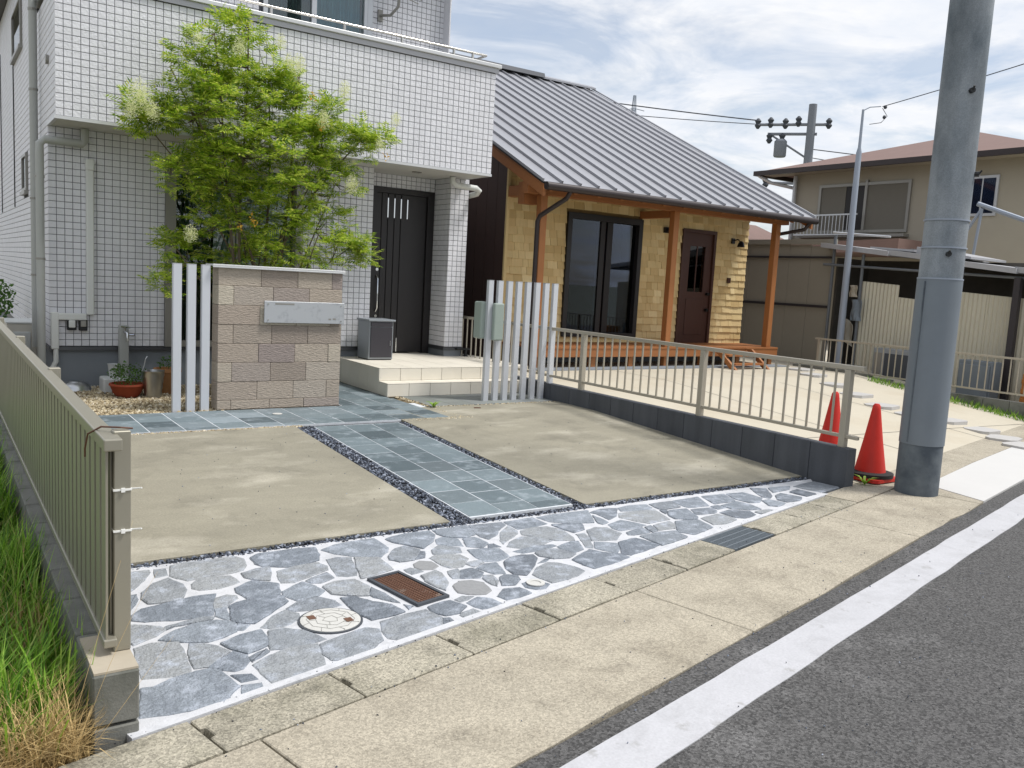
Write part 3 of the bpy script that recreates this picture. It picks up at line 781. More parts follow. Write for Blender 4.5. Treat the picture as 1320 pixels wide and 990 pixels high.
# ---- slate terrace in front of the wall and up to the porch
ter = empty('terrace', (2.9, 8.5, 0)); struct(ter)
MB().box(0.75, 4.78, 7.98, 8.985, -0.15, -0.002).box(3.86, 4.665, 8.985, 11.1, -0.15, -0.002).build('bed', MATS['pave_joint'], ter)
pt2 = tile_mesh('tile', 0.299, 0.293, 0.03, MATS['pave_tile'])
for c in range(14):
    xc = 0.70 + 0.15 + c*0.3075
    if xc > 4.75: continue
    ys = [7.985]
    ys.append(7.985 + (0.10, 0.2, 0.3)[(c*2+1) % 3])
    end = 8.98 if xc < 3.8 else 11.08
    xw = 0.303
    while ys[-1] < end-0.02: ys.append(min(ys[-1]+0.3, end))
    for ya, yb in zip(ys[:-1], ys[1:]):
        if yb-ya < 0.05: continue
        x0, x1 = xc-0.1495, xc+0.1495
        if x1 > 4.66 and yb > 9.4: x1 = 4.66
        if x0 < 3.86 < x1 and ya > 8.97: x0 = 3.87
        if x1 > 4.775: x1 = 4.775
        if x1-x0 < 0.05: continue
        full = abs(yb-ya-0.3) < 1e-6 and x1-x0 > 0.295
        me = pt2 if full else tile_mesh('tile', x1-x0, yb-ya-0.005, 0.03, MATS['pave_tile'])
        link('tile', me, ter, ((x0+x1)/2, (ya+yb)/2, random.uniform(0, 0.002)))
# ---- plain grey tiles between porch and driveway
gt = empty('tiled_strip', (5.7, 9.1, 0)); struct(gt)
MB().box(4.86, 6.67, 8.71, 9.56, -0.15, -0.005).build('bed', MATS['mortar_dark'], gt)
gtm = tile_mesh('tile', 0.295, 0.28, 0.03, MATS['grey_tile'])
for i in range(6):
    for j_ in range(3):
        link('tile', gtm, gt, (5.01+i*0.3, 8.855+j_*0.284, 0.0))

# ---- garden gravel by the white house, and the house lot base
struct(MB().box(0.6, 6.7, 7.95, 22, -0.4, -0.03).build('house_lot', MATS['bed_light']))
pts = np.stack([RNG.uniform(0.62, 2.6, 9000), RNG.uniform(8.99, 11.14, 9000), RNG.uniform(-0.028, -0.006, 9000)], 1)
pts2 = np.stack([RNG.uniform(2.6, 3.86, 1500), RNG.uniform(9.2, 11.1, 1500), RNG.uniform(-0.028, -0.006, 1500)], 1)
stuff(pebbles('garden_gravel', np.concatenate([pts, pts2]), (0.008, 0.022), MATS['gravel_light']), 'pale garden gravel in front of the white tiled house', 'gravel')

# ---- neighbour's yard, rising from the road
def zn(x, y):
    nn = -UY*x + UX*y
    t = (nn-2.84)/max(1e-6, (-UY*x + UX*9.0)-2.84)
    return ZR + (0.19-ZR)*min(max(t, 0), 1)
mb = MB()
xs = np.linspace(6.79, 30, 40)
rows = []
for x in xs:
    n0 = 2.835
    y0 = (n0 + UY*x)/UX
    rows.append([(x, y0 + (9-y0)*t, zn(x, y0+(9-y0)*t)) for t in np.linspace(0, 1, 6)] + [(x, 30, 0.19)])
for i, r in enumerate(rows): mb.v += r
k = len(rows[0])
for i in range(len(rows)-1):
    for j_ in range(k-1):
        a = i*k+j_; mb.f.append((a, a+k, a+k+1, a+1))
yard = struct(mb.build('neighbour_yard', MATS['yard_concrete']))
# joint lines in the yard concrete and the row of stepping stones
for (xa, ya, xb, yb) in ((6.9, 5.9, 13.3, 5.9), (8.9, 4.95, 8.9, 10.4), (11.0, 5.45, 11.0, 10.4)):
    m_ = MB()
    w = 0.012
    if ya == yb:
        for i in range(8):
            a, b = xa+(xb-xa)*i/8, xa+(xb-xa)*(i+1)/8
            m_.quad((a, ya, zn(a, ya)+.003), (b, ya, zn(b, ya)+.003), (b, ya+w, zn(b, ya+w)+.003), (a, ya+w, zn(a, ya+w)+.003))
    else:
        for i in range(8):
            a, b = ya+(yb-ya)*i/8, ya+(yb-ya)*(i+1)/8
            m_.quad((xa, a, zn(xa, a)+.003), (xa+w, a, zn(xa+w, a)+.003), (xa+w, b, zn(xa+w, b)+.003), (xa, b, zn(xa, b)+.003))
    m_.build('joint', MATS['porch_core'], yard)
for x, y in ((13.0, 9.75), (12.4, 9.05), (12.0, 8.35), (11.65, 7.7), (11.3, 7.05), (11.25, 6.55), (11.55, 6.2), (11.5, 5.72), (11.2, 5.3), (10.9, 4.9)):
    z = zn(x, y)
    a = random.uniform(-.3, .3)
    pts = [(x+0.24*math.cos(a+q*math.pi/2+.785)*random.uniform(.9, 1.1)*1.3, y+0.20*math.sin(a+q*math.pi/2+.785)*random.uniform(.9, 1.1)*1.3) for q in range(4)]
    MB().prism(smooth_poly(pts), z-0.03, z+0.028).build('stepping_stone', MATS['stone_pale'], yard)
# left lot: soil under the weeds
struct(MB().prism([P(-8, 2.85), P(1.0, 2.85), (0.45, 3.0), (0.45, 24), (-12, 24), (-12, 2)], -0.6, -0.2).build('weedy_lot', MATS['soil']))
# ------------------------------------------------------------------ white tiled house
HX0, HX1, HYF, HYB, HYD, HYU = 1.16, 6.67, 11.1, 10.41, 11.58, 12.07
ZS = 2.94
house = tag(empty('white_house', (3.9, 11.3, 0)), 'two storey white tiled house with balcony and black front door', 'house')
md = MATS['mortar_dark']
PU, PV = 0.0825, 0.0755
front_tiles = []    # (parent, cx, cy, cz)
side_tiles = []     # for faces looking left (-x)
part_front = {}
def face_front(parent, x0, x1, z0, z1, y, holes=(), ztop=None):
    nx = max(1, round((x1-x0)/PU)); nz = max(1, round((z1-z0)/PV))
    for i in range(nx):
        for k in range(nz):
            cx = x0+(i+.5)*(x1-x0)/nx; cz = z1-(k+.5)*(z1-z0)/nz
            if any(a-.02 < cx < b+.02 and c-.02 < cz < d+.02 for a, b, c, d in holes): continue
            front_tiles.append((parent, cx, y, cz, (x1-x0)/nx, (z1-z0)/nz))
def face_left(parent, y0, y1, z0, z1, x, holes=()):
    ny = max(1, round((y1-y0)/PU)); nz = max(1, round((z1-z0)/PV))
    for i in range(ny):
        for k in range(nz):
            cy = y0+(i+.5)*(y1-y0)/ny; cz = z1-(k+.5)*(z1-z0)/nz
            if any(a < cy < b and c < cz < d for a, b, c, d in holes): continue
            side_tiles.append((parent, x, cy, cz, (y1-y0)/ny, (z1-z0)/nz))
g = 0.006     # tiles stand this proud of the mortar
ZT = 0.47     # bottom of the tiling
# lower front wall round the window opening
WX0, WX1, WZ0, WZ1 = 2.41, 4.13, 0.52, 2.68
lw = MB()
lw.box(HX0+g, WX0, HYF+g, HYF+.2, ZT, ZS).box(WX0, WX1, HYF+g, HYF+.2, WZ1, ZS).box(WX1, 5.14, HYF+g, HYF+.2, ZT, ZS)
lower = lw.build('lower_wall', md, house)
face_front(lower, HX0, WX0, ZT, ZS, HYF); face_front(lower, WX1, 5.14, ZT, ZS, HYF); face_front(lower, WX0, WX1, WZ1+.03, ZS, HYF)
# porch recess: lintel over the door, pillar
rec = MB().box(5.14, HX1-.31, HYD+g, HYD+.2, 2.745, ZS).build('lintel', md, house)
face_front(rec, 5.16, 6.36, 2.75, ZS, HYD)
pil = MB().box(6.36+g, HX1-g, HYF+g, HYD+.3, ZT, ZS).build('pillar', md, house)
face_front(pil, 6.36, HX1, ZT, ZS, HYF); face_left(pil, HYF, HYD, ZT, ZS, 6.36)
MB().box(6.30, 6.36, HYD-.0, HYD+.2, 0.33, 2.745).build('jamb', MATS['door_black'], house)
MB().box(6.37, HX1-.01, HYF+.012, HYD+.3, 0.30, ZT-.05).build('pillar_base', MATS['foundation'], house)
MB().box(6.345, HX1+.012, HYF-.012, HYD, ZT-.05, ZT-.004).build('flashing', MATS['flashing'], house)
# side of the recess on the left and side walls
MB().box(5.10, 5.14, HYF+.2, HYD+.2, 0.33, ZS).build('recess_wall', md, house)
# left side wall of the house
sw = MB().box(HX0+g, HX0+.2, HYF+.2, 20, ZT, ZS).box(HX0+g, HX0+.2, HYB+.2, HYU, ZS+.002, 4.33).box(HX0+g, HX0+.2, HYU, 20, ZS+.002, 5.45).build('side_wall', md, house)
holes = [(13.85, 15.3, 4.28, 5.0), (13.3, 14.0, 2.3, 2.88), ]
face_left(sw, HYF, 19.98, ZT, ZS, HX0, holes); face_left(sw, HYB, HYU, ZS, 4.33, HX0, holes); face_left(sw, HYU, 19.98, ZS, 5.43, HX0, holes)
for (a, b, c, d) in ((13.9, 15.25, 4.33, 4.97), (13.35, 13.95, 2.35, 2.84)):
    w = MB().box(HX0-.03, HX0+.02, a, a+.04, c, d).box(HX0-.03, HX0+.02, b-.04, b, c, d).box(HX0-.03, HX0+.02, a+.04, b-.04, c, c+.04).box(HX0-.03, HX0+.02, a+.04, b-.04, d-.04, d).build('window', MATS['frame_grey'], house)
    MB().box(HX0-.012, HX0-.004, a+.04, b-.04, c+.04, d-.04).build('pane', MATS['glass_dark'], w)
    MB().box(HX0-.05, HX0+.0, a-.02, b+.02, c-.05, c-.002).build('sill', MATS['frame_grey'], w)
for y in (15.32, 17.9): MB().box(HX0-.014, HX0+.002, y, y+.02, 2.2, 4.9).build('sealing_joint', MATS['black_plastic'], house)
MB().tube([(HX0-.03, 10.95, 3.62), (HX0+.0, 10.95, 3.62)], 0.05, 12).build('vent_cap', MATS['frame_grey'], house)
# solid rear volume so that the house has depth, and its right side
rear = MB().box(HX0+.2, HX1-.02, HYU+.25, 19.9, 0.3, 6.6).box(HX1-.2, HX1-.01, HYF+.25, HYU+.2, 0.3, ZS).build('rear_wall', md, house)
rt_ = MB().box(HX1-.02, HX1, HYD+.3, 19.9, ZT, 6.6).build('right_wall', MATS['tile_white'], house)
# foundation
MB().box(HX0+.03, 5.2, HYF+.03, HYF+.3, -0.1, ZT-.055).box(HX0+.03, HX0+.3, HYF+.3, 19.9, -0.1, ZT-.055).build('foundation', MATS['foundation'], house)
MB().box(HX0-.012, 5.14, HYF-.02, HYF+.05, ZT-.05, ZT-.004).box(HX0-.012, HX0+.05, HYF+.05, 19.9, ZT-.05, ZT-.004).build('flashing', MATS['flashing'], house)
# balcony
bal = MB().box(HX0+g, 6.60-.002, HYB+g, HYB+.2, ZS+.03, 4.33).box(HX0+g, HX0+.2, HYB+.2, HYU, ZS+.03, 4.33).box(6.40, 6.598, HYB+.2, HYU, ZS+.03, 4.33).build('balcony_wall', md, house)
face_front(bal, HX0, 6.60, ZS+.03, 4.33, HYB)
MB().box(HX0+.2, 6.40, HYB+.2, HYU, ZS+.1, 3.3).build('balcony_floor', MATS['foundation'], house)
MB().box(HX0+.03, 6.57, HYB+.03, HYF+.25, ZS+.0, ZS+.028).box(5.14, 6.57, HYF+.25, HYD+.2, ZS, ZS+.028).build('soffit', MATS['soffit'], house)
MB().box(HX0-.006, 6.606, HYB-.006, HYB+.03, ZS-.004, ZS+.03).box(HX0-.006, HX0+.03, HYB+.03, HYF+.0, ZS-.004, ZS+.03).box(6.57, 6.606, HYB+.03, HYF+.2, ZS-.004, ZS+.03).build('drip_edge', MATS['coping'], house)
cop = MB().box(HX0-.05, 6.66, HYB-.05, HYB+.24, 4.40, 4.45).box(HX0-.05, HX0+.24, HYB+.24, HYU, 4.40, 4.45).box(6.37, 6.66, HYB+.24, HYU, 4.40, 4.45).build('coping', MATS['coping'], house, bevel=0.006)
MB().box(HX0-.02, 6.63, HYB-.022, HYB+.2, 4.335, 4.40).build('coping_band', MATS['coping_dark'], cop)
rl = MB().tube([(HX0+.1, HYB+.12, 4.575), (6.50, HYB+.12, 4.575), (6.50, HYU, 4.575)], 0.017, 10).build('handrail', MATS['steel'], house, smooth=True)
for x in (1.4, 2.6, 3.47, 4.40, 5.2, 5.98, 6.28):
    MB().box(x-.012, x+.012, HYB+.105, HYB+.135, 4.45, 4.565).build('bracket', MATS['steel'], rl)
# upper wall with its window
UX0, UX1 = 3.86, 5.38
up = MB().box(HX0+.2, UX0, HYU+g, HYU+.25, 3.2, 6.6).box(UX1, HX1-.004, HYU+g, HYU+.25, 3.2, 6.6).box(UX0, UX1, HYU+g, HYU+.25, 5.7, 6.6).build('upper_wall', md, house)
face_front(up, HX0, UX0-.05, 4.2, 6.0, HYU); face_front(up, UX1+.09, HX1, 4.2, 6.2, HYU)
w = MB().box(UX0, UX0+.06, HYU-.03, HYU+.1, 3.3, 5.7).box(UX1-.05, UX1, HYU-.03, HYU+.1, 3.3, 5.7).box(UX0+.06, UX1-.05, HYU-.03, HYU+.1, 5.64, 5.7).box(4.55, 4.62, HYU-.01, HYU+.05, 3.3, 5.64).box(UX1+.005, UX1+.085, HYU-.025, HYU+.02, 3.3, 5.7).build('window', MATS['frame_light'], house)
MB().box(UX0+.06, 4.55, HYU+.03, HYU+.036, 3.3, 5.64).build('pane', MATS['glass_clear'], w)
MB().box(4.62, UX1-.05, HYU+.01, HYU+.016, 3.3, 5.64).build('pane', MATS['glass_clear'], w)
def curtain(x0, x1, y, z0, z1, amp, m, parent, n=60):
    mb = MB()
    for i in range(n+1):
        x = x0+(x1-x0)*i/n
        yy = y+amp*math.sin(i*1.9)+amp*.4*math.sin(i*.7)
        mb.v += [(x, yy, z0), (x, yy, z1)]
    for i in range(n):
        mb.f.append((2*i, 2*i+2, 2*i+3, 2*i+1))
    return mb.build('curtain', m, parent)
curtain(4.0, 4.75, HYU+.14, 3.3, 5.6, .025, MATS['curtain_green'], w); curtain(4.58, UX1-.06, HYU+.12, 3.3, 5.6, .025, MATS['curtain_teal'], w)
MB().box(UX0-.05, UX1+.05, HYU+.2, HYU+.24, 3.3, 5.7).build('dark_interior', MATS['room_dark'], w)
# eaves of the house at the left edge of the view, and the main roof
MB().box(.85, HX0+.2, 12.6, 20.3, 5.45, 5.6).build('side_eave', MATS['gutter_dark'], house)
MB().xprism([(11.6, 6.6), (20.3, 6.6), (20.3, 6.75), (15.9, 7.9), (11.6, 6.75)], 0.8, 7.1).build('roof', MATS['roof_edge'], house)
# lower window behind the tree: shutter rails, sashes, curtains
w = MB().box(WX0, WX0+.12, HYF-.04, HYF+.12, ZT, WZ1).box(WX1-.10, WX1, HYF-.04, HYF+.12, ZT, WZ1).box(WX0+.12, WX1-.10, HYF-.04, HYF+.12, WZ1-.10, WZ1).box(WX0+.12, WX1-.1, HYF-.03, HYF+.12, ZT, ZT+.07).build('window', MATS['frame_grey'], house)
MB().box(3.20, 3.26, HYF+.03, HYF+.07, ZT+.07, WZ1-.1).box(3.29, 3.34, HYF+.075, HYF+.10, ZT+.07, WZ1-.1).build('sash', MATS['frame_grey'], w)
MB().box(WX0+.12, 3.20, HYF+.045, HYF+.05, ZT+.07, WZ1-.1).build('pane', MATS['glass_clear'], w)
MB().box(3.34, WX1-.1, HYF+.085, HYF+.09, ZT+.07, WZ1-.1).build('pane', MATS['glass_clear'], w)
curtain(WX0+.1, 3.0, HYF+.15, ZT, WZ1-.1, .02, MATS['curtain_green'], w); curtain(3.02, WX1-.1, HYF+.15, ZT, WZ1-.1, .02, MATS['curtain_pale'], w)
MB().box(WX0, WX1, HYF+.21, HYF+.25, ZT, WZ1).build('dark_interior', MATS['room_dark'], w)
# front door
d = MB().box(5.34, 5.41, HYD-.02, HYD+.12, .332, 2.745).box(6.24, 6.31, HYD-.02, HYD+.12, .332, 2.745).box(5.41, 6.24, HYD-.02, HYD+.12, 2.67, 2.745).build('door', MATS['door_black'], house)
MB().box(5.14, 5.34, HYD+.0, HYD+.1, .332, 2.745).build('side_panel', MATS['door_black'], d)
MB().box(5.41, 6.24, HYD+.02, HYD+.07, .345, 2.67).build('door_leaf', MATS['door_groove'], d)
ed = [5.415, 5.505, 5.605, 5.71, 5.815, 6.235]
for a, b in zip(ed[:-1], ed[1:]):
    MB().box(a, b-.012, HYD+.008, HYD+.022, .35, 2.665).build('board', MATS['door_black'], d, bevel=0.003, seg=1)
for i, x in enumerate((5.601, 5.706, 5.811, 5.916)):
    MB().box(x-.012, x+.004, HYD-.002, HYD+.008, 2.32, 2.60).build('trim_bar', MATS['chrome'], d)
    if i in (1, 2): MB().box(x-.012, x+.004, HYD-.002, HYD+.008, .355, .56).build('trim_bar', MATS['chrome'], d)
MB().tube([(5.45, HYD, .95), (5.45, HYD-.05, 1.0), (5.445, HYD-.06, 1.2), (5.45, HYD-.05, 1.42), (5.45, HYD, 1.47)], .015, 8).build('handle', MATS['chrome'], d, smooth=True)
for z in (.88, 1.56): MB().tube([(5.45, HYD-.012, z), (5.45, HYD+.01, z)], .022, 12).build('lock', MATS['chrome'], d)
# downlight in the soffit
MB().lathe([(.07, 0), (.07, -.012), (.045, -.012), (.04, -.002)], (5.72, 10.96, ZS+.001), 16).build('downlight', MATS['frame_grey'], house)
# down pipes and the drain under the soffit
pg = MATS['pvc_grey']
dp = MB().tube([(1.09, 11.78, 5.2), (1.09, 11.78, 0.4)], .045, 10).build('downpipe', pg, house, smooth=True)
for z in (4.3, 3.4, 2.15, 1.25): MB().tube([(1.09, 11.78, z), (1.09, 11.78, z+.025)], .052, 10).build('pipe_clip', MATS['frame_grey'], dp)
dp = MB().tube([(1.52, 10.98, 2.935), (1.52, 10.98, 2.80), (1.5, 10.98, 2.77), (1.12, 10.98, 2.77), (1.07, 10.99, 2.72), (1.07, 11.0, 2.6), (1.07, 11.02, .1)], .045, 10).build('downpipe', pg, house, smooth=True)
for z in (2.35, 1.45): MB().tube([(1.07, 11.015, z), (1.07, 11.015, z+.025)], .052, 10).build('pipe_clip', MATS['frame_grey'], dp)
MB().tube([(6.28, 10.92, 2.93), (6.28, 10.92, 2.86), (6.34, 10.92, 2.82), (6.68, 10.92, 2.81), (6.73, 10.92, 2.78), (6.73, 10.98, 2.74), (6.73, 11.2, 2.72)], .042, 10).build('drain_pipe', MATS['pvc_white'], house, smooth=True)
# pipe cover of the air conditioner
dc = MB().box(1.54, 1.62, HYF-.07, HYF-.002, .84, 2.50).box(1.24, 1.54, HYF-.07, HYF-.002, .775, .855).box(1.17, 1.25, HYF-.072, HYF-.002, .44, .865).build('duct_cover', MATS['pvc_white'], house, bevel=.012)
MB().box(1.535, 1.625, HYF-.085, HYF-.002, 2.49, 2.62).build('duct_head', MATS['pvc_white'], dc, bevel=.015)
MB().tube([(1.22, HYF-.04, .44), (1.22, HYF-.05, .3), (1.17, HYF-.06, .2), (1.05, HYF, .15)], .028, 8).build('hose', MATS['pvc_white'], dc, smooth=True)
# outdoor socket and junction box
o_ = MB().box(1.335, 1.435, HYF-.06, HYF-.001, .66, .78).build('socket_box', MATS['black_plastic'], house, bevel=.008)
MB().box(1.35, 1.42, HYF-.085, HYF-.061, .69, .775).build('socket_lid', MATS['pvc_white'], o_, bevel=.01)
o_ = MB().box(1.46, 1.55, HYF-.055, HYF-.001, .655, .78).build('socket_box', MATS['black_plastic'], house, bevel=.008)
MB().box(1.475, 1.535, HYF-.07, HYF-.056, .70, .77).build('socket_lid', MATS['frame_grey'], o_, bevel=.006)
# aerial bracket on the upper wall
an = MB().box(5.55, 5.62, HYU-.03, HYU-.0, 5.16, 5.32).build('aerial', MATS['frame_grey'], house)
MB().tube([(5.585, HYU-.03, 5.24), (5.66, HYU-.2, 5.22), (5.74, HYU-.28, 5.34), (5.78, HYU-.3, 5.9)], .022, 8).build('arm', MATS['frame_grey'], an, smooth=True)
MB().tube([(5.45, HYU-.31, 5.62), (6.1, HYU-.31, 5.50)], .006, 6).tube([(5.4, HYU-.31, 5.56), (6.05, HYU-.31, 5.44)], .006, 6).build('rod', MATS['frame_grey'], an)
MB().lathe([(.0, .05), (.1, .055), (.18, .09), (.22, .14), (.20, .14), (.1, .07), (.0, .06)], (5.8, HYU-.4, 5.9), 16).build('dish', MATS['frame_light'], an, smooth=True)

# ---- wall tiles: the 300 that show largest are single parts, the others are joined
def tmpl(u, v):
    a, b, c = u/2-.0022, v/2-.0022, .006
    i = .0035
    V = [(-a, 0, -b), (a, 0, -b), (a, 0, b), (-a, 0, b), (-a+i, -c, -b+i), (a-i, -c, -b+i), (a-i, -c, b-i), (-a+i, -c, b-i)]
    F = [(0, 1, 5, 4), (1, 2, 6, 5), (2, 3, 7, 6), (3, 0, 4, 7), (4, 5, 6, 7)]
    return np.array(V), np.array(F)
ft = sorted(front_tiles, key=lambda t: ((t[1]**2+t[2]**2+(t[3]-CAMH)**2) * (1.3 if t[0] in (up,) else 1)))
vis = [t for t in ft if t[3] < 4.3 + (t[1]-1.0)*0.0 and not (1.7 < t[1] < 4.7 and t[3] < 3.9)]
single = set(id(t) for t in vis[:300])
mcache = {}
for t in vis[:300]:
    key = (t[0].name, round(t[4], 4), round(t[5], 4))
    if key not in mcache:
        V, F = tmpl(t[4], t[5])
        me = bpy.data.meshes.new('wall_tile'); me.from_pydata(V.tolist(), [], F.tolist()); me.materials.append(MATS['tile_white']); me.update()
        mcache[key] = me
    link('wall_tile', mcache[key], t[0], (t[1], t[2]+.0065, t[3]))
groups = {}
for t in front_tiles:
    if id(t) not in single: groups.setdefault((t[0].name, 'f'), []).append(t)
for t in side_tiles: groups.setdefault((t[0].name, 's'), []).append(t)
for (pn, kind), ts in groups.items():
    par = bpy.data.objects[pn]
    VV = []; FF = []; off = 0
    bys = {}
    for t in ts: bys.setdefault((round(t[4], 4), round(t[5], 4)), []).append(t)
    for (u, v), tt in bys.items():
        V, F = tmpl(u, v)
        pos = np.array([(t[1], t[2], t[3]) for t in tt])
        if kind == 's':
            V = np.stack([V[:, 1], -V[:, 0], V[:, 2]], 1); pos[:, 0] += .0065
        else: pos[:, 1] += .0065
        a, b = spread(V, F, pos)
        VV.append(a); FF.append(b+off); off += len(a)
    VV = np.concatenate(VV); FF = np.concatenate(FF)
    o = np_mesh('wall_tiles', VV, FF, MATS['tile_white_joined'], par, origin=tuple(VV.mean(0)))
    stuff(o)
# ------------------------------------------------------------------ porch steps
PX0, PX1 = 4.67, 6.95
porch = tag(empty('porch_steps', (5.8, 10.4, 0)), 'two beige tiled steps up to the black front door', 'steps')
MB().box(PX0+.01, PX1, 9.75, HYD+.05, -0.05, .322).box(PX0+.01, PX1, 9.50, 9.75, -.05, .157).build('core', MATS['porch_core'], porch)
ptile = MATS['porch_tile']
def slab_tile(x0, x1, y0, y1, z0, z1):
    MB().box(x0+.002, x1-.002, y0+.002, y1-.002, z0+.002, z1).build('tile', ptile, porch, bevel=.003, seg=1)
xs = [PX0-.004] + [4.81 + .3*i for i in range(8)]
xs = [x for x in xs if x < PX1] + [PX1]
ys = [9.735, 10.035, 10.335, 10.635, 10.935, 11.235, HYD-.02]
for i in range(len(xs)-1):
    for j in range(len(ys)-1):
        if xs[i] >= 6.3 and ys[j] >= 11.0: continue
        slab_tile(xs[i], xs[i+1], ys[j], ys[j+1], .322, .332)
xs2 = [PX0-.004+.3*i for i in range(8)] + [PX1]
for i in range(len(xs2)-1):
    slab_tile(xs2[i], xs2[i+1], 9.485, 9.747, .157, .167)
    slab_tile(xs2[i], xs2[i+1], 9.487, 9.50, .0, .157)
    slab_tile(xs2[i], xs2[i+1], 9.737, 9.75, .167, .322)
for j in range(len(ys)-2):
    slab_tile(PX0-.004, PX0+.01, ys[j]+.015 if j == 0 else ys[j], ys[j+1], .0, .322)
slab_tile(PX0-.004, PX0+.01, 9.50, 9.75, 0, .157)
# small black boot-rest bracket at the foot of the pillar
br = tag(MB().box(6.55, 6.78, 11.03, 11.085, .43, .455).box(6.70, 6.73, 11.04, 11.075, .34, .43).box(6.685, 6.745, 11.03, 11.085, .333, .345).build('wall_bracket', MATS['black_plastic']), 'small black bracket at the foot of the tiled pillar', 'bracket')

# parcel box on the porch
pb = tag(empty('parcel_box', (5.1, 10.8, .333)), 'grey parcel box with dark front door on the porch', 'parcel box')
MB().box(4.92, 5.28, 10.62, 10.98, .345, .86).build('body', MATS['box_grey'], pb, bevel=.008)
MB().box(4.90, 5.30, 10.59, 11.0, .86, .885).build('lid', MATS['box_grey'], pb, bevel=.006)
pd = MB().box(4.94, 5.26, 10.605, 10.619, .37, .78).build('door', MATS['box_dark'], pb, bevel=.004)
MB().box(5.22, 5.235, 10.596, 10.605, .53, .60).build('knob', MATS['chrome'], pd)
MB().box(4.94, 5.26, 10.60, 10.619, .79, .85).build('flap', MATS['box_dark'], pb, bevel=.004)
MB().box(4.93, 5.27, 10.63, 10.97, .333, .345).build('base', MATS['black_plastic'], pb)

# ------------------------------------------------------------------ stone gate wall with name plate
gw = tag(empty('gate_wall', (3.15, 9.1, 0)), 'low wall of mottled brown stone blocks with metal cap', 'wall')
MB().box(2.495, 3.815, 9.02, 9.20, -.1, 1.475).build('core', MATS['wall_mortar'], gw)
zc = [1.49, 1.298, 1.098, .896, .697, .498, .296, .100, .002]
jn = [(630, 826, 1017), (490, 695, 890), (627, 822, 1012), (490, 690, 887), (622, 817, 1005), (485, 687, 881), (618, 813, 1000), (483, 685, 873)]
for c in range(8):
    ex = [2.475] + [2.48+(x-415)/660*1.345 for x in jn[c]] + [3.83]
    for a, b in zip(ex[:-1], ex[1:]):
        y0 = 9.0+random.uniform(-.003, .004)
        mb = MB().box(a+.0015, b-.0015, y0, 9.22, zc[c+1]+.0015, zc[c]-.0015)
        mb.build('stone_block', MATS['wall_stone'], gw, bevel=.004, seg=1)
MB().box(2.41, 3.845, 8.965, 9.245, 1.492, 1.512).box(2.41, 3.845, 8.965, 8.975, 1.478, 1.492).build('cap', MATS['coping'], gw, bevel=.003, seg=1)
npl = tag(empty('name_plate', (3.39, 8.98, .92)), 'long pale grey metal name plate fixed to the stone gate wall', 'name plate')
MB().box(2.945, 3.845, 8.962, 8.978, .925, 1.155).build('plate', MATS['plate'], npl, bevel=.003, seg=1)
for x, z in ((2.985, 1.125), (3.805, 1.125), (2.985, .955), (3.805, .955)):
    MB().tube([(x, 8.955, z), (x, 8.998, z)], .008, 8).build('stud', MATS['chrome'], npl)
# blurred traces of lettering: short bars only, unreadable in the photograph
for x0, x1, z0 in ((3.06, 3.27, 1.118), (3.66, 3.69, .965), (3.71, 3.745, .968)):
    MB().box(x0, x1, 8.9605, 8.9625, z0, z0+.018).build('mark', MATS['frame_grey'], npl)

# ------------------------------------------------------------------ aluminium screen posts
def post(x, y, label, group, w=.075, dpt=.05, h=1.5):
    o = empty('screen_post', (x+w/2, y+dpt/2, 0))
    MB().box(x, x+w, y, y+dpt, -.1, h-.006).build('shaft', MATS['alu_post'], o, bevel=.003, seg=1)
    MB().box(x-.001, x+w+.001, y-.001, y+dpt+.001, h-.006, h).build('end_cap', MATS['frame_light'], o)
    return tag(o, label, 'post', group)
for x, nm in ((2.04, 'leftmost of the three silver posts beside the stone gate wall'), (2.18, 'middle of the three silver posts beside the stone gate wall'), (2.32, 'silver post nearest the stone gate wall, right of its two fellows')):
    post(x, 9.02, nm, 'three posts left of the gate wall', w=.083, dpt=.06)
ordn = ['first', 'second', 'third', 'fourth', 'fifth', 'sixth', 'seventh', 'eighth']
for i in range(8):
    lab = {0: 'leftmost silver post of the screen before the porch, beside the green letter box', 7: 'rightmost silver post of the screen, against the low block wall'}.get(i, ordn[i] + ' silver post from the left in the screen before the porch')
    post(5.715+i*.1425, 8.93, lab, 'eight posts of the porch screen', w=.072, dpt=.055)
lb = tag(empty('letter_box', (5.8, 8.95, .77)), 'grey green metal letter box mounted on the porch screen posts', 'letter box')
MB().box(5.655, 5.79, 8.987, 9.16, .77, 1.23).build('body', MATS['meter_green'], lb, bevel=.02)
MB().box(5.775, 5.92, 8.865, 8.927, .76, 1.22).build('front_cover', MATS['meter_green'], lb, bevel=.015)

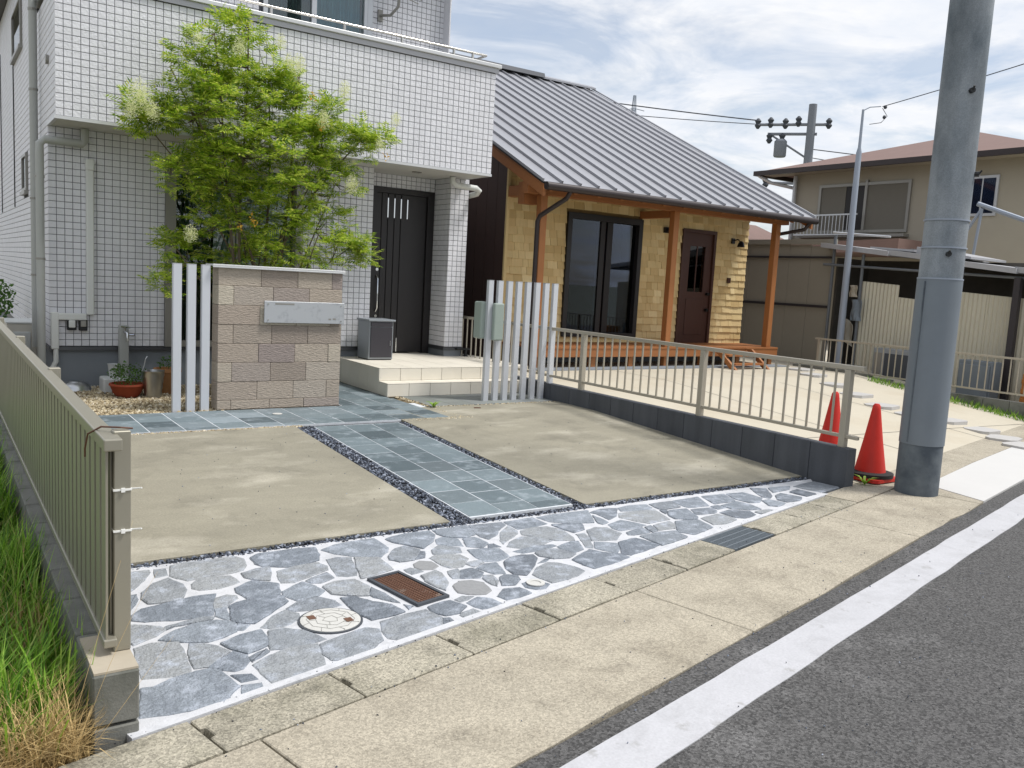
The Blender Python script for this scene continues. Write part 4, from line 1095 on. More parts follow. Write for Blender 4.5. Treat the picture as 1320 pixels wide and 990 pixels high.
# ------------------------------------------------------------------ garden things by the white house
def bush(name, cx, cy, z0, r, h, n, m, parent=None, leaf=.03, rng=RNG):
    tv = np.array([(0, 0, 0), (.22, .5, .06), (0, 1, 0), (-.22, .5, .06)]); tf = np.array([(0, 1, 2), (0, 2, 3)])
    p = rng.normal(size=(n, 3)); p /= np.linalg.norm(p, axis=1)[:, None]; p *= rng.uniform(.2, 1, (n, 1))**.5
    pos = np.stack([cx+p[:, 0]*r, cy+p[:, 1]*r, z0+(p[:, 2]*.5+.5)*h], 1)
    sc = np.repeat(rng.uniform(.7, 1.5, (n, 1))*leaf, 3, 1)*np.array([1.1, 1, 1])
    V, F = spread(tv, tf, pos, sc, rand_rot(n, rng))
    return np_mesh(name, V, F, m, parent, origin=(cx, cy, z0))
bowl = tag(MB().lathe([(.165, .0), (.172, .006), (.165, .012), (.150, .05), (.115, .085), (.075, .098), (.07, .105), (.0, .105)], (1.40, 10.86, -.015), 28).build('metal_bowl', MATS['tin'], smooth=True), 'upturned shiny metal bowl on the gravel', 'bowl')
bk = tag(MB().box(1.64, 1.95, 10.56, 10.86, -.03, .15).build('concrete_block', MATS['white_ceramic'], bevel=.02), 'pale concrete block lying at the foot of the garden tap', 'block')
cup = tag(MB().lathe([(.045, 0), (.06, .14), (.065, .145), (.055, .145), (.042, .02), (.0, .015)], (1.78, 10.78, .15), 16).build('plastic_cup', MATS['white_ceramic'], smooth=True), 'white cup standing on the pale block', 'cup')
tap = tag(empty('garden_tap', (1.92, 10.92, 0)), 'grey garden tap post with chrome faucet', 'tap')
MB().box(1.865, 1.965, 10.87, 10.97, -.05, .735).build('post', MATS['pvc_grey'], tap, bevel=.008)
MB().tube([(1.915, 10.87, .66), (1.915, 10.80, .66), (1.93, 10.76, .655), (1.93, 10.755, .56)], [.018, .018, .016, .014], 10).tube([(1.915, 10.82, .67), (1.915, 10.82, .72)], .012, 8).build('faucet', MATS['chrome'], tap, smooth=True)
MB().tube([(1.87, 10.82, .725), (1.97, 10.82, .715)], .009, 8).build('tap_handle', MATS['chrome'], tap)
MB().tube([(1.93, 10.78, .63), (2.0, 10.74, .635)], .014, 8).build('hose_nipple', MATS['chrome'], tap)
pot = tag(empty('flower_pot', (1.83, 10.22, 0)), 'wide terracotta bowl planted with green herbs', 'flower pot')
MB().lathe([(.11, 0), (.15, .05), (.175, .12), (.19, .13), (.185, .15), (.165, .15), (.15, .11), (0, .11)], (1.83, 10.22, -.01), 24).build('bowl', MATS['terracotta'], pot, smooth=True)
stuff(bush('plants', 1.83, 10.22, .11, .2, .26, 520, MATS['herb'], pot))
bk2 = tag(empty('metal_bucket', (2.08, 10.12, 0)), 'tall ribbed silver bucket with raised handle beside the herb bowl', 'bucket')
prof = [(.085, 0)] + [(.085+.035*z/.3 + (.004 if k % 2 else 0), z) for k, z in enumerate(np.linspace(.01, .29, 9))] + [(.125, .30), (.115, .30), (.08, .03), (0, .03)]
MB().lathe(prof, (2.08, 10.12, -.01), 24).build('bucket_body', MATS['tin'], bk2, smooth=True)
MB().tube([(1.965, 10.12, .28), (1.99, 10.12, .36), (2.0, 10.12, .42), (2.02, 10.12, .45)], .006, 6).build('handle', MATS['tin'], bk2)
p2 = tag(empty('plant_pot', (2.30, 10.42, 0)), 'tan clay pot with pale weeds, half hidden by the silver posts', 'flower pot')
MB().lathe([(.10, 0), (.14, .24), (.155, .25), (.155, .29), (.13, .29), (.12, .24), (0, .23)], (2.30, 10.42, -.01), 20).build('pot', MATS['clay_tan'], p2, smooth=True)
stuff(bush('plants', 2.29, 10.42, .27, .12, .16, 90, MATS['herb'], p2))
ac = tag(empty('air_conditioner', (.98, 12.5, 0)), 'beige air conditioner outdoor unit in the gap beside the house', 'air conditioner')
MB().box(.80, 1.12, 12.0, 12.75, .08, .66).build('casing', MATS['ac_beige'], ac, bevel=.012)
MB().box(.86, 1.05, 11.985, 12.0, .30, .56).build('service_cover', MATS['pvc_white'], ac, bevel=.01)
MB().box(.79, 1.13, 11.99, 12.76, .66, .675).build('top_plate', MATS['pvc_white'], ac)
for y in (12.1, 12.6): MB().box(.80, 1.12, y-.04, y+.04, -.03, .08).build('foot', MATS['black_plastic'], ac)
ali = tag(bush('shrub', .80, 13.6, .55, .22, .6, 350, MATS['herb'], leaf=.06), 'small green shrub in the gap at the left edge', 'shrub')
# little things on the paving
dcap = tag(MB().lathe([(.05, 0), (.05, .004), (.038, .006), (.0, .006)], (2.99, 8.62, .002), 20).build('drain_cap', MATS['manhole']), 'small round white drain cap in front of the stone gate wall', 'drain cap')
lf = tag(MB().prism([(5.28, 8.44), (5.36, 8.42), (5.37, 8.45), (5.30, 8.475)], .001, .008).build('dry_leaf', MATS['cable_brown']), 'dark dry leaf lying on the right driveway slab', 'leaf')
def weed(x, y, z, n, hgt, lab, m='grass'):
    mb = MB()
    for i in range(n):
        a = random.uniform(0, 6.28); l = hgt*random.uniform(.6, 1.1); w = .006
        d1 = (math.cos(a), math.sin(a)); q = (-d1[1]*w, d1[0]*w)
        b = len(mb.v)
        mb.v += [(x+q[0], y+q[1], z), (x-q[0], y-q[1], z), (x+d1[0]*l*.5+q[0]*1.6, y+d1[1]*l*.5+q[1]*1.6, z+l*.6), (x+d1[0]*l*.5-q[0]*1.6, y+d1[1]*l*.5-q[1]*1.6, z+l*.6), (x+d1[0]*l, y+d1[1]*l, z+l*.65)]
        mb.f += [(b, b+1, b+3, b+2), (b+2, b+3, b+4)]
    return tag(mb.build('weed', MATS[m]), lab, 'weed')
weed(4.84, 8.62, 0, 22, .10, 'small green weed in the joint before the porch steps')
weed(6.97, 4.44, ZR, 18, .11, 'yellow green weed growing beside the near traffic cone')
# manhole, rusty cover, ring
mh = tag(empty('manhole_cover', (1.562, 3.69, ZR)), 'round white manhole cover with two rusty keyholes', 'manhole cover')
MB().lathe([(.142, -.03), (.142, .004), (.128, .006), (.0, .006)], (1.562, 3.69, ZR), 36).build('cover', MATS['manhole'], mh)
MB().lathe([(.153, -.03), (.153, .001), (.143, .001), (.143, -.03)], (1.562, 3.69, ZR), 36).build('ring', MATS['iron_dark'], mh)
pat = MB()
for r_, cnt in ((.035, 6), (.072, 10), (.108, 16)):
    for i in range(cnt):
        a = 2*math.pi*(i+.5*(cnt == 10))/cnt; b_ = 2*math.pi*(i+1+.5*(cnt == 10))/cnt
        rr = lambda t: r_+(.006 if t % 2 else -.003)
        pat.tube([(1.562+rr(i)*math.cos(a), 3.69+rr(i)*math.sin(a), ZR+.0062), (1.562+rr(i+1)*math.cos(b_), 3.69+rr(i+1)*math.sin(b_), ZR+.0062)], .0016, 4)
        if i % 2 == 0: pat.tube([(1.562+rr(i)*math.cos(a), 3.69+rr(i)*math.sin(a), ZR+.0062), (1.562+(r_+.032)*math.cos(a+.1), 3.69+(r_+.032)*math.sin(a+.1), ZR+.0062)], .0016, 4)
pat.build('hexagon_relief', MATS['manhole_line'], mh)
for x, y in ((1.487, 3.745), (1.635, 3.645)):
    MB().box(x-.018, x+.018, y-.022, y+.022, ZR+.005, ZR+.0085).build('keyhole', MATS['iron_rust'], mh)
rc = tag(empty('iron_cover', (2.08, 3.91, ZR)), 'rectangular rusty iron grate with dark frame in the stone paving', 'grate')
Q = [(1.945, 4.115), (2.155, 4.155), (2.225, 3.705), (2.015, 3.66)]
def lerp(a, b, t): return (a[0]+(b[0]-a[0])*t, a[1]+(b[1]-a[1])*t)
def quadp(u, v): return lerp(lerp(Q[0], Q[1], u), lerp(Q[3], Q[2], u), v)
fr = MB()
e = .085; ev = .045
for (u0, u1, v0, v1) in ((0, 1, 0, ev), (0, 1, 1-ev, 1), (0, e, ev, 1-ev), (1-e, 1, ev, 1-ev)):
    fr.prism([quadp(u0, v0), quadp(u1, v0), quadp(u1, v1), quadp(u0, v1)], ZR-.03, ZR+.010)
fr.build('frame', MATS['iron_dark'], rc)
MB().prism([quadp(e, ev), quadp(1-e, ev), quadp(1-e, 1-ev), quadp(e, 1-ev)], ZR-.03, ZR+.002).build('plate', MATS['iron_rust'], rc)
stud = MB()
for i in range(9):
    for j in range(22):
        u = e+.02+(1-2*e-.04)*(i+.5)/9; v = ev+.01+(1-2*ev-.02)*(j+.5)/22
        du, dv = .028, .0085
        stud.prism([quadp(u-du, v-dv), quadp(u+du, v-dv), quadp(u+du, v+dv), quadp(u-du, v+dv)], ZR+.001, ZR+.007)
stuff(stud.build('studs', MATS['iron_rust'], rc))
rg = tag(MB().lathe([(.052, 0), (.052, .006), (.03, .006), (.03, .001)], (2.753, 3.668, ZR+.002), 24).build('cleanout_cap', MATS['manhole']), 'white ring shaped pipe cap set in a paving stone near the kerb', 'drain cap')

# ------------------------------------------------------------------ left fence on its block wall
bw = tag(empty('block_wall', (.515, 6.5, -.2)), 'low dirty concrete block wall under the left slat fence', 'wall')
y = 3.06
while y < 12:
    for z0, z1 in ((-.5, -.1), (-.09, .095)):
        MB().box(.44, .59, y+.004, min(y+.39, 12)-.0, z0, z1).build('concrete_block', MATS['block_dirty'], bw, bevel=.006, seg=1)
    y += .4
MB().box(.445, .588, 3.07, 3.40, .096, .104).build('sandy_top', MATS['block_top'], bw)
lf_ = tag(empty('slat_fence', (.52, 6.5, .1)), 'long bronze grey slat fence on the left boundary', 'fence')
fb = MATS['fence_bronze']
MB().box(.487, .547, 3.13, 12.0, .862, .905).build('top_rail', fb, lf_, bevel=.005)
MB().box(.495, .54, 3.19, 12.0, .135, .165).build('bottom_rail', fb, lf_, bevel=.004)
for k in range(72):
    yy = 3.20+k*.1205
    MB().box(.503, .511, yy, yy+.084, .165, .862).build('slat', fb, lf_)
    MB().box(.525, .531, yy+.05, yy+.160, .165, .862).build('slat', fb, lf_)  # added back row, closes the gaps so they fall into shade
for yy in (3.22, 5.14, 7.14, 9.14, 11.14):
    MB().box(.533, .590, yy, yy+.06, -.12 if yy > 4 else .105, .915).build('post', fb, lf_, bevel=.003, seg=1)
for z in (.70, .55):
    t_ = MB().box(.531, .5925, 3.2165, 3.2835, z, z+.007).box(.556, .569, 3.21, 3.217, z-.004, z+.011).tube([(.592, 3.23, z+.003), (.622, 3.20, z+.010)], .0028, 5).build('cable_tie', MATS['tie_white'])
    tag(t_, 'upper white cable tie round the left fence post' if z > .6 else 'lower white cable tie round the left fence post', 'cable tie')
MB_c = MB().tube([(.60, 3.25, .918), (.56, 3.24, .925), (.505, 3.30, .92), (.470, 3.36, .885), (.462, 3.37, .83), (.462, 3.37, .80)], .0035, 6).build('loose_cable', MATS['cable_brown'], smooth=True)
tag(MB_c, 'short brown cable end hanging over the left fence rail', 'cable')

# ------------------------------------------------------------------ right boundary: block wall and bar fence
rw = tag(empty('retaining_wall', (6.74, 8.2, -.2)), 'low grey block wall along the right side of the driveway', 'wall')
y = 4.44
while y < 12.3:
    MB().box(6.68, 6.80, y+.003, y+.398, -.35, .2).build('concrete_block', MATS['block_grey'], rw, bevel=.004, seg=1)
    y += .4
rf = tag(empty('bar_fence', (6.74, 8.4, .2)), 'beige metal bar fence on the right driveway wall', 'fence')
fg = MATS['fence_grey']
MB().box(6.715, 6.765, 4.40, 12.35, .895, .935).build('top_rail', fg, rf, bevel=.004)
MB().box(6.722, 6.758, 4.40, 12.35, .285, .315).build('bottom_rail', fg, rf, bevel=.004)
for yy in (4.55, 6.28, 8.28, 10.28, 12.2):
    MB().box(6.708, 6.772, yy-.03, yy+.03, .2, .894).build('post', fg, rf, bevel=.003, seg=1)
k = 0
yy = 4.55+.133
while yy < 12.15:
    if min(abs(yy-q) for q in (6.28, 8.28, 10.28)) > .05:
        MB().box(6.732, 6.748, yy-.008, yy+.008, .315, .895).build('bar', fg, rf)
    yy += .1333
# ------------------------------------------------------------------ neighbour's wooden house
NX0, NX1, NYF, NYP = 7.57, 13.2, 11.4, 10.55
ZD = 0.53
nh = tag(empty('wooden_house', (10.4, 13, .19)), 'small house with cedar shingles, timber veranda and grey seamed metal roof', 'house')
tm, th = MATS['timber'], MATS['timber_h']
RY0, RZ0, RY1, RZ1 = 10.10, 2.93, 16.83, 6.17
rsl = (RZ1-RZ0)/(RY1-RY0)
roofz = lambda y: RZ0+(y-RY0)*rsl
# brown gable side, boards
y = NYF
while y < 20.5:
    y1 = min(y+.30, 20.5)
    zt = lambda yy: (roofz(yy) if yy < RY1 else roofz(2*RY1-yy))-.12
    mb = MB().xprism([(y+.004, .2), (y1-.004, .2), (y1-.004, zt(y1)), (y+.004, zt(y))], NX0-.02, NX0+.0)
    mb.build('siding_board', MATS['siding_brown'], nh)
    y = y1
MB().xprism([(NYF+.05, .2), (20.5, .2), (20.5, roofz(2*RY1-20.5)-.15), (RY1, RZ1-.15), (NYF+.05, roofz(NYF)-.15)], NX0, NX0+.15).build('side_wall', MATS['frame_black'], nh)
MB().xprism([(NYF+.05, .2), (20.5, .2), (20.5, roofz(2*RY1-20.5)-.15), (RY1, RZ1-.15), (NYF+.05, roofz(NYF)-.15)], NX1-.15, NX1).build('side_wall', MATS['siding_brown'], nh)
# front wall with openings
ww = (8.76, 10.42, .62, 2.68); dd = (11.42, 12.30, ZD, 2.62)
ztop = 3.25
fw = MB().box(NX0, ww[0], NYF+.02, NYF+.15, .2, ztop+.1).box(ww[0], ww[1], NYF+.02, NYF+.15, .2, ww[2]).box(ww[0], ww[1], NYF+.02, NYF+.15, ww[3], ztop+.1).box(ww[1], dd[0], NYF+.02, NYF+.15, .2, ztop+.1).box(dd[0], dd[1], NYF+.02, NYF+.15, dd[3], ztop+.1).box(dd[1], NX1, NYF+.02, NYF+.15, .2, ztop+.1).build('front_wall', MATS['shingle_under'], nh)
shg = []
rowh = .125
for r in range(24):
    z1 = ztop-r*rowh
    if z1 < ZD: break
    x = NX0
    while x < NX1-.02:
        w_ = random.uniform(.10, .24)
        x1 = min(x+w_, NX1)
        if x1 > NX1-.08: x1 = NX1
        hit = False
        for (a, b, c, d_) in (ww, dd):
            if x1 > a and x < b-.001 and z1 > c+.02 and z1-rowh < d_+.0:
                hit = True
                if x < a-.03: shg.append((x, a-.003, z1))
                if x1 < b+.003 or x < b: x1 = b+.003
        if not hit: shg.append((x, x1, z1))
        x = x1
def shv(x0, x1, z1):
    t = .022+random.uniform(-.004, .006); lowz = z1-rowh-.012+random.uniform(-.008, .004)
    a, b = x0+.0025, x1-.0025
    V = [(a, NYF+.02, z1), (b, NYF+.02, z1), (b, NYF+.02-t, lowz), (a, NYF+.02-t, lowz), (b, NYF+.02, lowz), (a, NYF+.02, lowz)]
    return V
SF = [(3, 2, 1, 0), (5, 4, 2, 3)]
SF3 = [(0, 5, 3), (1, 2, 4)]
shg.sort(key=lambda s: -((s[1]-s[0])/((s[0]**2+NYF**2))))
sing = [s for s in shg if s[2] > .9 or s[0] > 9][:300]
ss = set(sing)
for s in sing:
    mb = MB(); mb.v = shv(*s); mb.f = SF+SF3; mb.build('shingle', MATS['shingle'], fw)
mb = MB()
for s in shg:
    if s in ss: continue
    n = len(mb.v); mb.v += shv(*s); mb.f += [tuple(n+i for i in f) for f in SF+SF3]
if mb.v: stuff(mb.build('shingles', MATS['shingle_joined'], fw))
MB().box(NX0-.03, NX0+.02, NYF-.02, NYF+.02, .2, ztop+.05).build('corner_trim', MATS['shingle'], nh)
# glazed doors
a, b, c, d_ = ww
wn = MB().box(a, a+.09, NYF-.03, NYF+.1, c, d_).box(b-.09, b, NYF-.03, NYF+.1, c, d_).box(a+.09, b-.09, NYF-.03, NYF+.1, d_-.10, d_).box(a+.09, b-.09, NYF-.03, NYF+.1, c, c+.07).box((a+b)/2-.10, (a+b)/2-.0, NYF+.0, NYF+.05, c+.07, d_-.10).box((a+b)/2+.08, (a+b)/2+.20, NYF+.04, NYF+.09, c+.07, d_-.1).build('window', MATS['frame_black'], nh)
MB().box(a+.09, (a+b)/2-.1, NYF+.02, NYF+.026, c+.07, d_-.1).build('pane', MATS['glass_dark'], wn)
MB().box((a+b)/2, b-.09, NYF+.06, NYF+.066, c+.07, d_-.1).build('pane', MATS['glass_dark'], wn)
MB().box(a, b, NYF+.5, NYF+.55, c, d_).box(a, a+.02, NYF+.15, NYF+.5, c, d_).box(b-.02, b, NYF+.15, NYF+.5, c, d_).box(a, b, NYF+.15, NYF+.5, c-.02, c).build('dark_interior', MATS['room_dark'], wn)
curtain((a+b)/2-.02, (a+b)/2+.16, NYF+.2, c+.05, d_-.1, .015, MATS['curtain_pale'], wn, 14)
# entrance door
a, b, c, d_ = dd
do = MB().box(a, a+.06, NYF-.02, NYF+.1, c, d_).box(b-.06, b, NYF-.02, NYF+.1, c, d_).box(a+.06, b-.06, NYF-.02, NYF+.1, d_-.06, d_).build('door', MATS['door_brown'], nh)
MB().box(a+.06, b-.06, NYF+.02, NYF+.06, c, c+.95).box(a+.06, a+.24, NYF+.02, NYF+.06, c+.95, d_-.06).box(b-.24, b-.06, NYF+.02, NYF+.06, c+.95, d_-.06).box(a+.24, b-.24, NYF+.02, NYF+.06, d_-.30, d_-.06).build('door_leaf', MATS['door_brown'], do)
MB().box(a+.24, b-.24, NYF+.04, NYF+.045, c+.95, d_-.30).build('pane', MATS['glass_dark'], do)
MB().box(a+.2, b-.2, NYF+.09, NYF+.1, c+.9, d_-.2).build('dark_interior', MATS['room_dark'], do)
MB().box((a+b)/2-.012, (a+b)/2+.012, NYF+.03, NYF+.05, c+.95, d_-.30).build('glazing_bar', MATS['door_brown'], do)
MB().box(a+.22, b-.22, NYF+.008, NYF+.02, c+.15, c+.82).build('raised_panel', MATS['door_brown'], do, bevel=.008)
for z in (c+.92, c+.62): MB().tube([(b-.13, NYF-.04, z), (b-.13, NYF+.02, z)], .03, 10).build('knob', MATS['lamp_dark'], do)
# wall lamps and door bell
def lamp(x, z):
    o = MB().box(x-.04, x+.04, NYF-.03, NYF+.0, z-.05, z+.05).build('wall_lamp', MATS['lamp_dark'], nh)
    MB().tube([(x, NYF-.03, z+.01), (x+.02, NYF-.12, z+.03), (x+.04, NYF-.17, z-.03)], .012, 6).build('lamp_arm', MATS['lamp_dark'], o)
    MB().lathe([(.02, .06), (.05, .03), (.075, -.05), (.065, -.05), (.0, .03)], (x+.04, NYF-.18, z-.06), 14).build('lamp_shade', MATS['lamp_dark'], o, smooth=True)
lamp(12.75, 2.48)
o = MB().box(10.93, 11.02, NYF-.06, NYF+.0, 2.50, 2.60).build('wall_lamp', MATS['lamp_dark'], nh)
MB().tube([(10.98, NYF-.06, 2.55), (11.06, NYF-.16, 2.52)], .04, 10).build('lamp_shade', MATS['lamp_dark'], o)
MB().box(12.68, 12.76, NYF-.03, NYF-.0, 1.68, 1.78).build('door_bell', MATS['door_brown'], nh)
# timber veranda
dk = MB().box(NX0, 13.22, NYP-.05, NYP-.02, .37, ZD-.03).build('deck_fascia', th, nh)
for i in range(7):
    y0 = NYP-.06+i*.132
    MB().box(NX0, 13.22, y0, y0+.126, ZD-.028, ZD).build('deck_board', th, nh)
for x in (7.7, 8.8, 9.6, 10.4, 11.3, 12.2, 13.1):
    MB().box(x-.045, x+.045, NYP+.0, NYP+.09, .18, ZD-.03).build('deck_leg', tm, nh)
MB().box(NX0+.05, NX1, NYF-.05, NYF+.02, .18, .50).build('foundation', MATS['foundation'], nh)
MB().box(NX0-.05, 13.3, NYP-.3, NYP+.0, .17, .205).build('kerb', MATS['foundation'], nh)
for x in (7.65, 10.40, 13.0):
    MB().box(x-.06, x+.06, NYP-.01, NYP+.11, ZD, 2.80).build('veranda_post', tm, nh, bevel=.006, seg=1)
MB().box(NX0-.25, 13.25, NYP-.03, NYP+.12, 2.80, 2.97).build('beam', th, nh)
MB().box(NX0-.02, NX0+.12, NYP+.121, NYF, 2.80, 2.96).build('tie_beam', th, nh)
MB().box(10.34, 10.46, NYP+.121, NYF, 2.70, 2.82).build('tie_beam', th, nh)
MB().box(NX0-.15, NX0+.12, NYP+.2, NYP+.36, 2.66, 2.98).build('bracket', th, nh)
# rafters under the eave
for i in range(14):
    x = NX0-.1+i*.45
    MB().xprism([(RY0+.05, roofz(RY0+.05)-.15), (NYF+.2, roofz(NYF+.2)-.15), (NYF+.2, roofz(NYF+.2)-.05), (RY0+.05, roofz(RY0+.05)-.05)], x-.03, x+.03).build('rafter', th, nh)
# barge boards
for x in (7.30, 13.36):
    MB().xprism([(RY0+.02, roofz(RY0)-.20), (RY1, RZ1-.20), (RY1, RZ1-.03), (RY0+.02, roofz(RY0)-.03)], x, x+.05).build('barge_board', th, nh)
# roof: standing seam panels on a deck
RX0, RX1 = 7.28, 13.42
rf2 = MB().xprism([(RY0+.03, roofz(RY0)-.06), (RY1, RZ1-.06), (2*RY1-RY0, RZ0-.06), (2*RY1-RY0, RZ0-.02), (RY1, RZ1-.01), (RY0+.03, roofz(RY0)-.012)], RX0+.02, RX1-.02).build('roof', MATS['roof_edge'], nh)
NP = 18
pw = (RX1-RX0)/NP
ln = math.hypot(RY1-RY0, RZ1-RZ0)
mb = MB()
mb.box(0.002, pw-.002, 0, ln, -.004, .004); mb.box(-.014, .014, 0, ln, .004, .042)
pm = bpy.data.meshes.new('roof_panel'); pm.from_pydata(mb.v, [], mb.f); pm.materials.append(MATS['roof_metal']); pm.update()
ang = math.atan2(RZ1-RZ0, RY1-RY0)
for i in range(NP):
    link('roof_panel', pm, rf2, (RX0+i*pw, RY0, RZ0), rot=(ang, 0, 0))
MB().xprism([(RY0-.02, RZ0+.0), (RY1, RZ1+.02), (RY1, RZ1+.05), (RY0-.02, RZ0+.04)], RX1-.02, RX1+.02).build('verge_trim', MATS['roof_metal'], rf2)
MB().xprism([(RY1-.16, RZ1-.02), (RY1, RZ1+.06), (RY1+.16, RZ1-.02), (RY1+.16, RZ1+.01), (RY1, RZ1+.09), (RY1-.16, RZ1+.02)], RX0, RX1).build('ridge_cap', MATS['roof_metal'], rf2)
MB().xprism([(RY1-.24, RZ1-.02), (RY1-.21, RZ1+.08), (RY1, RZ1+.14), (RY1+.21, RZ1+.08), (RY1+.24, RZ1-.02)], RX0+.0, 11.85).build('ridge_vent', MATS['flashing'], rf2)
# gutter and down pipes
gu = MATS['gutter_dark']
MB().tube([(RX0+.02, RY0-.06, RZ0-.06), (RX1-.02, RY0-.06, RZ0-.06)], .06, 10).build('gutter', gu, nh, smooth=True)
MB().tube([(7.75, RY0-.06, RZ0-.08), (7.72, RY0+.0, RZ0-.2), (7.55, NYP-.05, 2.48), (7.53, NYP-.02, 2.40), (7.53, NYP-.02, .25)], .035, 8).build('downpipe', gu, nh, smooth=True)
MB().tube([(13.25, RY0-.06, RZ0-.08), (13.22, RY0+.05, RZ0-.22), (13.1, NYP+.1, 2.62), (13.1, NYP+.14, 2.55), (13.1, NYP+.16, .25)], .035, 8).build('downpipe', gu, nh, smooth=True)
# wooden steps leaning on the veranda
st = tag(empty('wooden_steps', (11.9, 10.2, .2)), 'small orange brown wooden steps below the neighbour house door', 'steps')
for x in (11.45, 12.3): MB().xprism([(9.92, .19), (10.05, .19), (10.48, ZD-.02), (10.34, ZD-.02)], x, x+.05).build('stringer', tm, st)
for y0, z0 in ((9.98, .26), (10.14, .40)): MB().box(11.50, 12.30, y0, y0+.16, z0, z0+.03).build('tread', th, st)
# ------------------------------------------------------------------ boundary, sheds and house on the right
lowk = tag(empty('kerb_wall', (13.65, 7.5, 0)), 'low block kerb under the railing at the far right', 'wall')
y = 3.6
while y < 10.2:
    zb = max(zn(13.6, y), -.1)
    MB().box(13.58, 13.72, y+.004, y+.396, -.4, max(.10, zb+.05)).build('concrete_block', MATS['block_dirty'], lowk)
    y += .4
r3 = tag(empty('railing', (13.65, 7.0, .1)), 'thin pale metal railing behind the utility pole', 'fence')
MB().box(13.63, 13.67, 3.6, 10.0, .735, .765).build('top_rail', fg, r3); MB().box(13.635, 13.665, 3.6, 10.0, .20, .225).build('bottom_rail', fg, r3)
yy = 3.65
while yy < 10:
    MB().box(13.642, 13.658, yy-.007, yy+.007, .225, .735).build('bar', fg, r3); yy += .118
for yy in (3.7, 5.8, 7.9, 9.9): MB().box(13.62, 13.68, yy-.025, yy+.025, .1, .735).build('post', fg, r3)
# corrugated shed
sh = tag(empty('corrugated_shed', (15.5, 8.5, .1)), 'old lean-to shed with cream corrugated sheet wall and ragged white roof', 'shed')
def corr(y0, y1, z0, zt0, zt1, x, m, name='wall_sheet', pitch=.076, amp=.012):
    n = int((y1-y0)/pitch*4)
    mb = MB()
    for i in range(n+1):
        yy = y0+(y1-y0)*i/n; xx = x+amp*math.sin(2*math.pi*(yy-y0)/pitch)
        zt = zt0+(zt1-zt0)*i/n
        mb.v += [(xx, yy, z0), (xx, yy, zt)]
    for i in range(n): mb.f.append((2*i, 2*i+1, 2*i+3, 2*i+2))
    return mb.build(name, m, sh)
y = 9.95; zt = 1.86
for k in range(5):
    y1 = y-.80
    corr(y1, y, -.1, zt-.19*.27-(0.22 if k == 1 else 0), zt-(0.22 if k == 1 else 0), 14.8+(.006 if k % 2 else 0), MATS['corrugated'])
    y = y1; zt -= .05
MB().box(15.9, 16.0, 5.8, 10.6, 0, 2.3).build('rear_wall', MATS['shed_dark'], sh)
MB().box(14.9, 15.9, 10.55, 10.6, 0, 2.3).build('end_wall', MATS['shed_dark'], sh)
shz = lambda yy: 2.44-(10.62-yy)*.11
for k, (ya, yb, dz, xo) in enumerate(((10.75, 9.3, .03, .0), (9.35, 8.3, .05, .05), (8.35, 7.0, .02, -.03), (7.05, 5.6, .04, .02))):
    mb = MB().xprism([(ya, shz(ya)+dz), (yb, shz(yb)+dz), (yb, shz(yb)+dz+.09), (ya, shz(ya)+dz+.09)], 14.55+xo, 16.2); mb.build('roof_sheet', MATS['sheet_white'], sh)
for k, (ya, yb, x0) in enumerate(((9.9, 9.0, 14.9), (9.2, 8.4, 15.1), (8.9, 7.9, 14.8))):
    MB().xprism([(ya, shz(ya)+.13), (yb, shz(yb)+.16), (yb, shz(yb)+.20), (ya, shz(ya)+.16+.05*k)], x0, 16.0).build('loose_sheet', MATS['sheet_white' if k != 1 else 'pipe_rust'], sh)
for yy in (10.55, 9.9, 8.2, 6.6):
    MB().tube([(14.72, yy, -.1), (14.72, yy, shz(yy)+(.30 if yy > 10.5 else 0))], .03, 8).build('post', MATS['pipe_rust'], sh)
MB().tube([(14.70, 10.75, 2.16), (14.70, 5.8, 1.95)], .025, 8).build('rail', MATS['pipe_rust'], sh)
MB().tube([(14.7, 10.6, 2.78), (14.9, 9.5, 2.70)], .02, 6).build('pole_end', MATS['frame_light'], sh)
# dark timber post and board at the right
pl_ = tag(MB().box(14.60, 14.70, 6.95, 7.05, -.1, 2.0).build('timber_post', MATS['roof_edge']), 'dark upright post in front of the corrugated wall', 'post')
# beige panel fence between shed and wooden house
pf = tag(empty('panel_fence', (14.85, 12.0, .2)), 'tall dull beige metal panel fence behind the wooden house', 'fence')
y = 10.65
while y < 16:
    MB().box(14.83, 14.86, y+.004, y+.516, .15, 2.52+(y-10.65)*.05).build('panel', MATS['panel_beige'], pf); y += .52
MB().box(14.79, 14.825, 10.65, 16, 1.30, 1.35).box(14.79, 14.825, 10.65, 16, 2.28, 2.32).build('rail', MATS['roof_edge'], pf)
MB().box(14.78, 14.90, 10.62, 16, 2.56, 2.66).build('coping', MATS['panel_beige'], pf)
